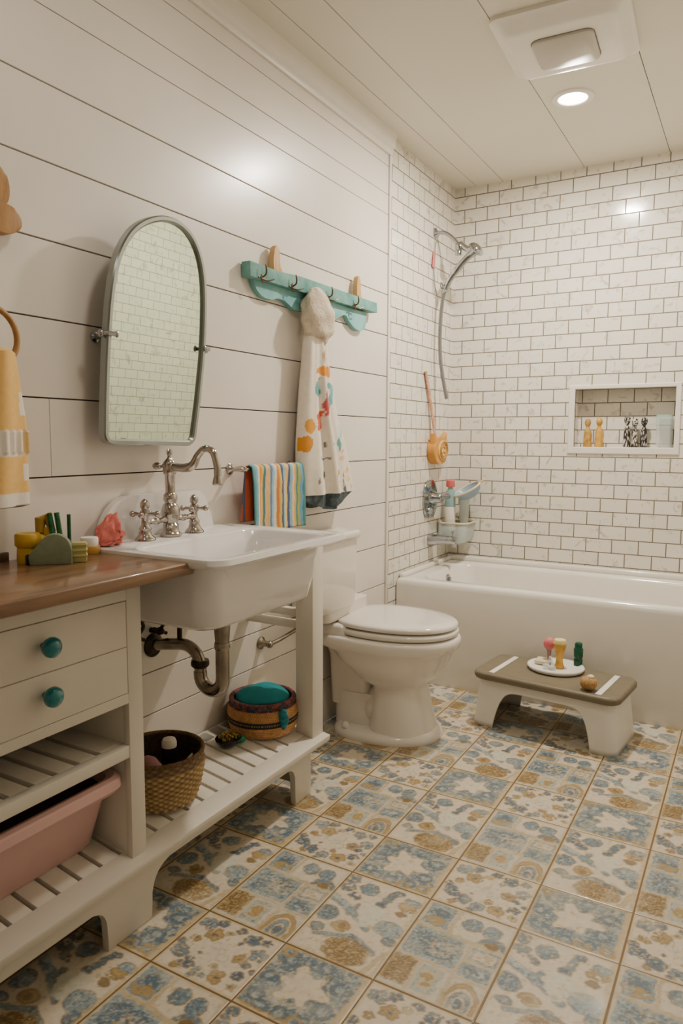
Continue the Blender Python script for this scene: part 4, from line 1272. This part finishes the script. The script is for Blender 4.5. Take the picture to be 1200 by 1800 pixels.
# ------------------------------------------------------------------ bathtub
t = thing('bathtub', 'white alcove bathtub with flat apron along the tiled back wall', 'bathtub', (.8, 3.2, 0))
b = MB()
TY0, TZ = 2.870, .484
R = [(.003, 1.615, TY0 + .004, YB - .002, .004, 0), (.003, 1.615, TY0 + .002, YB - .002, .004, .03), (.003, 1.615, TY0, YB - .002, .006, TZ - .03), (.004, 1.614, TY0 + .003, YB - .003, .010, TZ - .014), (.006, 1.612, TY0 + .010, YB - .004, .014, TZ - .003), (.010, 1.608, TY0 + .020, YB - .008, .02, TZ),
     (.085, 1.54, TY0 + .062, YB - .075, .09, TZ), (.098, 1.53, TY0 + .074, YB - .086, .09, TZ - .006), (.106, 1.52, TY0 + .082, YB - .092, .09, TZ - .02), (.14, 1.42, TY0 + .10, YB - .11, .10, .30), (.18, 1.36, TY0 + .12, YB - .13, .12, .15), (.24, 1.28, TY0 + .18, YB - .19, .12, .12)]
b.rings([ring(rrect(*r[:5], 8), r[5]) for r in R])
obj('shell', b, M['tub'], t, smooth=50)
b = MB()
b.box(.003, 1.615, YB - .045, YB - .002, TZ - .004, TZ + .026, bev=.011, seg=4); b.box(.002, .030, TY0 + .03, YB - .01, TZ - .004, TZ + .020, bev=.010, seg=4)
obj('tile_flange', b, M['tub'], t)
b = MB(); b.lathe([(.033, 0), (.034, .006), (.028, .012), (.001, .013)], (.106, 3.255, .418), axis='x', seg=28)
b.box(.116, .13, 3.250, 3.260, .402, .436, bev=.003)
o = obj('overflow_plate', b, M['chrome'], t)
o['label'] = 'round chrome overflow plate'

# shower hardware
t = thing('handheld_shower', 'chrome shower arm with handheld head and hanging hose', 'shower', (0, 3.28, 2.16))
b = MB(); b.lathe([(.024, 0), (.024, .004), (.014, .010), (.010, .014)], (.001, 3.28, 2.158), axis='x', seg=24)
obj('flange', b, M['chrome'], t)
b = MB(); b.tube(spline([(.002, 3.28, 2.158), (.05, 3.28, 2.152), (.09, 3.28, 2.125), (.125, 3.28, 2.085)], 6), .0095, 16)
obj('arm', b, M['chrome'], t)
b = MB(); b.ell((.130, 3.28, 2.075), (.022, .022, .024)); b.tube([(.13, 3.28, 2.09), (.175, 3.28, 2.055)], .014, 14); b.lathe([(.016, 0), (.018, .02), (.012, .03)], (.125, 3.28, 2.035), seg=18)
obj('diverter', b, M['chrome'], t)
b = MB()
b.tube(spline([(.215, 3.278, 2.045), (.175, 3.275, 2.018), (.13, 3.27, 1.972), (.09, 3.27, 1.925), (.066, 3.27, 1.88)], 6), [.021, .021, .020, .019, .018] + [.017] * 10 + [.015] * 10, 18)
Mhd = Matrix.Translation((.215, 3.275, 2.05)) @ Matrix.Rotation(.75, 4, 'Y')
b.lathe([(.014, .026), (.030, .020), (.040, .008), (.041, -.004), (.036, -.010), (.001, -.011)], (0, 0, 0), M=Mhd, seg=30)
obj('hand_shower', b, M['chrome'], t)
b = MB(); b.tube(spline([(.066, 3.27, 1.885), (.050, 3.27, 1.82), (.040, 3.27, 1.70), (.041, 3.27, 1.58), (.054, 3.27, 1.47), (.082, 3.27, 1.338)], 10), .0095, 14)
obj('hose', b, M['hose'], t)
b = MB(); b.lathe([(.013, 1.858), (.0135, 1.885), (.010, 1.90)], (.064, 3.27, 0), seg=16); b.torus((.047, 3.262, 1.895), .014, .003, 'x', 24, 8)
obj('hose_nut', b, M['chrome'], t)

t = thing('shower_valve', 'chrome shower control with lever handle on the left tile wall', 'shower valve', (0, 3.26, .83))
b = MB(); b.prism([(3.258 + .085 * math.copysign(abs(math.cos(a)) ** .8, math.cos(a)), .832 + .098 * math.copysign(abs(math.sin(a)) ** .7, math.sin(a))) for a in [2 * PI * k / 40 for k in range(40)]], 'yz', .001, .010, bev=.005, seg=3)
obj('plate', b, M['chrome'], t)
b = MB(); b.lathe([(.036, .008), (.034, .03), (.026, .04), (.026, .062), (.022, .068), (.001, .07)], (0, 3.262, .838), axis='x', seg=28)
b.tube([(.054, 3.262, .838), (.066, 3.30, .842), (.070, 3.345, .842)], [.016, .012, .014], 14)
obj('lever', b, M['chrome'], t)
b = MB(); b.ell((.012, 3.258, .772), (.016, .04, .026))
obj('volume_knob', b, M['chrome'], t)
t = thing('tub_spout', 'chrome tub spout below the shower control', 'spout', (0, 3.26, .62))
b = MB(); b.tube([(.001, 3.27, .618), (.02, 3.27, .620), (.08, 3.27, .624), (.125, 3.27, .624), (.148, 3.27, .618)], [.034, .030, .024, .022, .019], 20)
b.lathe([(.014, 0), (.013, -.018)], (.136, 3.27, .608), seg=16)
obj('spout_body', b, M['chrome'], t)
b = MB(); b.lathe([(.004, 0), (.004, .016), (.008, .018), (.008, .026), (.002, .028)], (.128, 3.27, .644), seg=14)
obj('diverter_knob', b, M['chrome'], t)

# hanging bath toys
t = thing('bath_strap', 'thin cord with a pink tag hanging from the shower arm flange', 'strap', (.012, 3.268, 2.0))
b = MB(); b.tube(spline([(.024, 3.276, 2.150), (.012, 3.262, 2.10), (.010, 3.258, 2.03), (.009, 3.252, 1.97), (.008, 3.27, 1.90), (.008, 3.30, 1.86)], 6), .003, 8)
obj('cord', b, mat('grey_cord', (146, 138, 130), rough=.8), t)
b = MB(); b.prism([(3.235, 1.985), (3.262, 1.98), (3.270, 2.055), (3.246, 2.062)], 'yz', .004, .010, bev=.002)
obj('tag', b, M['pink_soft'], t)
t = thing('toy_fish', 'orange yellow round bath toy hanging on an orange strap', 'bath toy', (.03, 3.3, 1.08))
b = MB(); b.prism([(3.300 + .088 * math.cos(a), 1.078 + .070 * math.sin(a)) for a in [2 * PI * k / 40 for k in range(40)]], 'yz', .001, .046, bev=.008, seg=4)
b.prism([(3.222, 1.10), (3.225, 1.165), (3.275, 1.135)], 'yz', .012, .044, bev=.008); b.prism([(3.325, 1.135), (3.386, 1.172), (3.384, 1.10)], 'yz', .012, .044, bev=.008)
obj('body', b, M['orange'], t)
b = MB(); b.prism([(3.318 + .060 * math.cos(a), 1.080 + .052 * math.sin(a)) for a in [2 * PI * k / 32 for k in range(32)]], 'yz', .044, .052, bev=.003)
obj('face', b, mat('amber_cream', (232, 202, 130), rough=.35, var=.1, scale=60), t)
b = MB()
for rr2 in (.050, .036):
    b.tube([(.0535, 3.318 + rr2 * math.cos(2 * PI * k / 32), 1.080 + rr2 * .86 * math.sin(2 * PI * k / 32)) for k in range(33)], .0035 if rr2 > .04 else .002, 8)
b.tube(spline([(.0535, 3.295, 1.092), (.0535, 3.312, 1.100), (.0535, 3.330, 1.090), (.0535, 3.342, 1.098)], 4), .0025, 8)
b.tube(spline([(.0535, 3.298, 1.066), (.0535, 3.316, 1.072), (.0535, 3.336, 1.064)], 4), .0025, 8)
obj('markings', b, mat('amber_line', (188, 128, 44), rough=.4), t)
b = MB(); b.tube(spline([(.030, 3.255, 1.15), (.022, 3.245, 1.22), (.014, 3.225, 1.32), (.009, 3.19, 1.42), (.008, 3.17, 1.47)], 6), [.006] * 25, 10, sy=2.0)
obj('strap', b, mat('faded_orange_strap', (216, 160, 128), rough=.7, var=.2, scale=60), t)

# corner caddy with toys
t = thing('bath_caddy', 'clear plastic toy caddy with cream rim in the tub corner', 'caddy', (.0, 3.45, .59))
b = MB()
R = [(.012, .13, 3.37, 3.50, .03, .590), (.003, .145, 3.36, 3.53, .035, .600), (.001, .165, 3.35, 3.543, .04, .70)]
b.rings([ring(rrect(*r[:5]), r[5]) for r in R], cap1=False)
obj('tray', b, M['frost'], t, solid=.003)
b = MB()
pp = rrect(.006, .165, 3.35, 3.538, .04, 6); pp.append(pp[0])
b.tube([(p[0], p[1], .700) for p in pp], .005, 10)
obj('rim', b, M['cream_plastic'], t)
t = thing('shampoo_bottle', 'slim aqua bottle with coral red cap in the tub corner caddy', 'bottle', (.062, 3.40, .615))
b = MB(); b.lathe([(.026, 0), (.028, .005), (.028, .23), (.024, .26), (.014, .272), (.013, .285)], (.058, 3.405, .602), seg=28)
obj('bottle_body', b, M['aqua'], t)
b = MB(); b.lathe([(.0275, .06), (.0285, .062), (.0285, .18), (.0275, .182)], (.058, 3.405, .602), seg=28, cap0=False, cap1=False)
obj('label_band', b, M['paper_white'], t)
b = MB(); b.lathe([(.022, .285), (.023, .29), (.022, .318), (.018, .322), (.001, .322)], (.058, 3.405, .602), seg=24)
obj('cap', b, M['red_plastic'], t)
t = thing('toy_beaker', 'tall frosted clear beaker in the tub corner caddy', 'beaker', (.13, 3.42, .615))
b = MB(); b.lathe([(.018, 0), (.020, .003), (.028, .23), (.030, .235), (.027, .23), (.017, .006), (.001, .005)], (.122, 3.445, .600), seg=28)
obj('cup', b, M['frost'], t)
t = thing('toy_scoop_boat', 'pale blue toy scoop with cream edge tilted on the caddy', 'scoop', (.16, 3.42, .84))
Msc = Matrix.Translation((.150, 3.425, .868)) @ Matrix.Rotation(-.45, 4, 'Y') @ Matrix.Rotation(.35, 4, 'X')
b = MB(); b.lathe([(.001, -.040), (.03, -.035), (.05, -.015), (.062, .012), (.059, .014), (.047, -.011), (.028, -.029), (.001, -.034)], M=Msc, seg=32, sx=1.25)
obj('bowl', b, M['blue_soft'], t)
b = MB()
b.tube([Msc @ Vector((.0775 * math.cos(2 * PI * k / 40), .062 * math.sin(2 * PI * k / 40), .013)) for k in range(41)], .0055, 10); b.tube([Msc @ Vector((.07, 0, .012)), Msc @ Vector((.108, 0, .022))], [.008, .006], 10)
obj('edge', b, M['cream_plastic'], t)

# ------------------------------------------------------------------ niche bottles
yn = YB + .045
zn = nz0 + .004
prof_fig = [(.020, 0), (.021, .004), (.020, .04), (.017, .075), (.013, .09), (.0085, .097), (.0085, .104), (.011, .108), (.0145, .117), (.0155, .126), (.0135, .136), (.007, .142), (.001, .143)]
def niche_bottle(x, k, m, lab, pattern=None, wid=1.0):
    tt = thing('bottle', lab, 'bottle', (x, yn, zn), 'bottles in the tiled niche')
    b = MB(); b.lathe([(r * wid, h * k) for r, h in prof_fig[:7]], (x, yn, zn), seg=40)
    if pattern:
        bmesh.ops.subdivide_edges(b.bm, edges=b.bm.edges[:], cuts=3, use_grid_fill=True)
    o1 = obj('bottle_body', b, m, tt)
    b = MB(); b.lathe([(r, h * k) for r, h in prof_fig[6:]], (x, yn, zn), seg=28)
    if pattern: bmesh.ops.subdivide_edges(b.bm, edges=b.bm.edges[:], cuts=2, use_grid_fill=True)
    o2 = obj('stopper', b, m, tt)
    if pattern:
        for o_ in (o1, o2): paint(o_, pattern)
def bw(seed, thr):
    def f(c):
        n = vnoise(c[:, 0] * 260 + seed, c[:, 2] * 190 + seed * 3) * .7 + vnoise(c[:, 0] * 520, c[:, 2] * 420 + seed) * .3
        return np.where((n > thr)[:, None], C(206, 200, 190), C(28, 27, 28))
    return f
niche_bottle(.708, .97, M['amber'], 'amber bottle with round stopper, the leftmost in the niche', None, .95)
niche_bottle(.763, 1.0, mat('golden_glass', (216, 176, 88), rough=.2, var=.2, scale=30, c2=(188, 138, 52)), 'golden yellow bottle with round stopper, second from the left in the niche', None, 1.0)
niche_bottle(.893, 1.06, M['paint_gloss'], 'black and white patterned bottle, left and tallest of three in the niche', bw(3, .58), .8)
niche_bottle(.928, .97, M['paint_gloss'], 'black and white patterned bottle, middle and palest of three in the niche', bw(11, .50), .75)
niche_bottle(.970, 1.0, M['paint_gloss'], 'mostly black patterned bottle, rightmost of three in the niche', bw(23, .66), .8)
t = thing('glass_canister', 'clear pale aqua canister with frosted lower half in the right end of the niche', 'canister', (1.06, yn, zn))
b = MB(); b.rings([ring(rrect(1.026, 1.094, yn - .03, yn + .03, .012), zz) for zz in (zn, zn + .105)])
obj('canister_body', b, M['frost'], t)
b = MB(); b.rings([ring(rrect(1.024, 1.096, yn - .032, yn + .032, .012), zz) for zz in (zn + .106, zn + .155)])
obj('lid', b, mat('pale_aqua_lid', (196, 216, 210), rough=.2, alpha=.5), t)

# ------------------------------------------------------------------ step stool and the toys on it
t = thing('step_stool', 'white plastic step stool with taupe top in front of the bathtub', 'stool', (.80, 2.645, 0))
Mst = Matrix.Translation((.803, 2.645, 0)) @ Matrix.Rotation(-.105, 4, 'Z')
def per(wx, wy, r, n=10):
    pts = []
    K = 60
    for side in (1, -1):
        xs_ = list(np.linspace(-(wx - r), -.1925, 8)) + [-.192 * math.sin(PI / 2 * k) for k in np.linspace(1, -1, K)] + list(np.linspace(.1925, wx - r, 8))
        if side == 1:
            seq = [(x, -wy) for x in xs_]
        else:
            seq = [(x, wy) for x in xs_[::-1]]
        pts += seq
        sgn = 1 if side == 1 else -1
        c0 = (sgn * (wx - r), -sgn * (wy - r))
        a0 = -PI / 2 if side == 1 else PI / 2
        pts += [(c0[0] + r * math.cos(a0 + PI / 2 * k / n), c0[1] + r * math.sin(a0 + PI / 2 * k / n)) for k in range(1, n + 1)]
        pts += [(sgn * wx, -sgn * (wy - r) * (1 - 2 * k / 8)) for k in range(1, 8)]
        c1 = (sgn * (wx - r), sgn * (wy - r))
        a1 = 0 if side == 1 else PI
        pts += [(c1[0] + r * math.cos(a1 + PI / 2 * k / n), c1[1] + r * math.sin(a1 + PI / 2 * k / n)) for k in range(0, n)]
    return pts
def bottom_z(p, wy):
    x = p[0]
    if abs(abs(p[1]) - wy) > 1e-5 or abs(x) > .192: return 0.0
    return .152 * (1 - (abs(x) / .192) ** 8)
base_top = per(.262, .128, .035); base_bot = per(.284, .148, .045)
rows = 10
rr_ = []
for j in range(rows + 1):
    f = j / rows
    rg = []
    for pt, pb in zip(base_top, base_bot):
        z0 = bottom_z(pb, .148)
        zz = z0 + (.196 - z0) * f
        k = zz / .196
        rg.append(Mst @ Vector((pb[0] + (pt[0] - pb[0]) * k, pb[1] + (pt[1] - pb[1]) * k, zz)))
    rr_.append(rg)
b = MB(); b.rings(rr_, cap0=False, cap1=False)
o = obj('base', b, M['white_plastic'], t, smooth=40)
md = o.modifiers.new('thickness', 'SOLIDIFY'); md.thickness = .008; md.offset = -1
b = MB()
b.rings([[Mst @ Vector((p[0], p[1], zz)) for p in rrect(-w, w, -h_, h_, .05, 10)] for w, h_, zz in ((.262, .128, .188), (.283, .149, .190), (.286, .152, .196), (.286, .152, .210), (.280, .146, .217), (.272, .138, .218), (.266, .132, .215))])
obj('top_pad', b, M['taupe'], t, smooth=50)
for s in (-.208, .208):
    b = MB(); b.box(s - .011, s + .011, -.128, .128, .2145, .2185, bev=.001, M=Mst)
    obj('grip_strip', b, M['white_plastic'], t)
zst = .2155
t = thing('soap_dish', 'white oval dish on top of the step stool', 'dish', (.787, 2.725, zst))
DC = (.792, 2.715)
b = MB(); b.lathe([(.090, 0), (.106, .004), (.112, .014), (.110, .018), (.104, .018), (.092, .012), (.07, .010), (.001, .010)], (DC[0], DC[1], zst), seg=48, sx=1.0, sy=.92)
obj('dish_body', b, M['white_plastic'], t)
b = MB(); b.box(DC[0] - .085, DC[0] - .03, DC[1] - .01, DC[1] + .05, zst + .012, zst + .030, bev=.006, seg=3)
tag(obj('soap_bar', b, M['cream_plastic'], origin=(DC[0] - .06, DC[1] + .02, zst + .012)), 'pale cream soap bar in the left of the white dish', 'soap')
zi = zst + .011
t = thing('toy_rattle', 'pink ball headed toy on a clear stem in the white dish', 'toy', (.757, 2.735, zi))
b = MB(); b.ell((.757, 2.745, zi + .082), (.023, .023, .026))
obj('ball_head', b, M['pink_soft'], t)
b = MB(); b.lathe([(.016, 0), (.012, .006), (.007, .02), (.009, .05), (.012, .060)], (.757, 2.745, zi), seg=20)
obj('stem', b, mat('smoky_pink_plastic', (190, 150, 140), rough=.2, trans=.4, var=.1), t)
t = thing('toy_goblet', 'amber yellow flared toy goblet in the middle of the white dish', 'goblet', (.805, 2.715, zi))
b = MB(); b.lathe([(.019, 0), (.020, .004), (.016, .012), (.0135, .030), (.0165, .055), (.024, .088), (.026, .100)], (.806, 2.715, zi), seg=28)
obj('cup', b, mat('honey_amber', (226, 178, 84), rough=.2, var=.2, scale=50, c2=(198, 140, 50)), t)
b = MB(); b.lathe([(.026, .098), (.0265, .104), (.022, .114), (.001, .118)], (.806, 2.715, zi), seg=28)
obj('foam_top', b, mat('pale_yellow_foam', (238, 220, 150), rough=.6, var=.05), t)
t = thing('toy_bottle', 'dark green toy bottle at the back right edge of the white dish', 'bottle', (.86, 2.775, zst))
b = MB(); b.lathe([(.016, 0), (.017, .004), (.0175, .03), (.015, .034), (.018, .04), (.0185, .072), (.014, .080)], (.866, 2.778, zi - .004), seg=24)
obj('bottle_body', b, M['dark_green'], t)
b = MB(); b.lathe([(.0145, .080), (.015, .082), (.015, .094), (.011, .099), (.001, .1)], (.866, 2.778, zi - .004), seg=24)
obj('cap', b, M['dark_green'], t)
b = MB()
b.tube(spline([(.762, 2.70, zi + .008), (.775, 2.685, zi + .026), (.79, 2.68, zi + .022), (.782, 2.668, zi + .006)], 5), .007, 12)
b.ell((.765, 2.672, zi + .010), (.015, .012, .011)); b.ell((.79, 2.67, zi + .009), (.014, .012, .010)); b.ell((.776, 2.69, zi + .035), (.008, .008, .014))
tag(obj('clear_toy', b, M['clear'], origin=(.775, 2.68, zi)), 'small clear lumpy toy in front of the goblet in the white dish', 'toy')
t = thing('bristle_ball', 'brown bristly ball with a pale button by the right strip of the stool', 'brush', (.962, 2.515, zst))
b = MB()
b.grid(lambda u, v: tuple(Vector((.955, 2.535, zst + .026)) + Vector((math.cos(2 * PI * u) * math.sin(PI * v), math.sin(2 * PI * u) * math.sin(PI * v), math.cos(PI * v) * .86)) * (.030 + .0012 * math.sin(60 * PI * u) * math.sin(34 * PI * v))), 90, 50, closed_u=True)
obj('ball', b, M['brown_ball'], t, smooth=180)
b = MB(); b.ell((.962, 2.535, zst + .050), (.013, .013, .009))
o = obj('button', b, M['cream_plastic'], t); o['label'] = 'pale button on top'

# ------------------------------------------------------------------ lights
def lamp(name, loc, energy, size, col=(1, .915, .785), spec=1.0):
    l = bpy.data.lights.new(name, 'AREA')
    l.shape = 'DISK'; l.size = size; l.energy = energy; l.color = col
    l.specular_factor = spec
    o = bpy.data.objects.new(name, l); COL.objects.link(o)
    o.location = loc
    return o
lamp('ceiling_lamp', (.765, 2.79, H - .012), 33, .10)
lamp('ceiling_lamp_over_sink', (.85, 1.18, H - .004), 6, .24)
lamp('fill_lamp_near_camera', (.80, .0, H - .004), 2.0, .2)  # unseen fill light added on the camera side, no fixture there
w = bpy.data.worlds.new('world'); S.world = w; w.use_nodes = True
w.node_tree.nodes['Background'].inputs[0].default_value = (1, .95, .88, 1)
w.node_tree.nodes['Background'].inputs[1].default_value = .3

# ------------------------------------------------------------------ camera
yaw, pitch, roll = -0.522107602301989, 0.1014246185754396, 0.003970207972528684
f = Vector((math.sin(yaw) * math.cos(pitch), math.cos(yaw) * math.cos(pitch), -math.sin(pitch)))
r0 = f.cross(Vector((0, 0, 1))).normalized(); u0 = r0.cross(f)
r = r0 * math.cos(roll) + u0 * math.sin(roll)
u = -r0 * math.sin(roll) + u0 * math.cos(roll)
cam = bpy.data.cameras.new('camera')
cam.sensor_fit = 'VERTICAL'; cam.sensor_height = 36; cam.lens = 1268.19063 / 1800 * 36
cam.clip_start = .02
cam.dof.use_dof = True; cam.dof.focus_distance = 2.3; cam.dof.aperture_fstop = 8.0
co_ = bpy.data.objects.new('camera', cam); COL.objects.link(co_)
co_.matrix_world = Matrix(((r.x, u.x, -f.x, 1.4535948800417744), (r.y, u.y, -f.y, -0.169594949790087), (r.z, u.z, -f.z, 1.1377810482238464), (0, 0, 0, 1)))
S.camera = co_
S.view_settings.view_transform = 'AgX'
S.view_settings.look = 'AgX - Base Contrast'
S.view_settings.exposure = 0.14
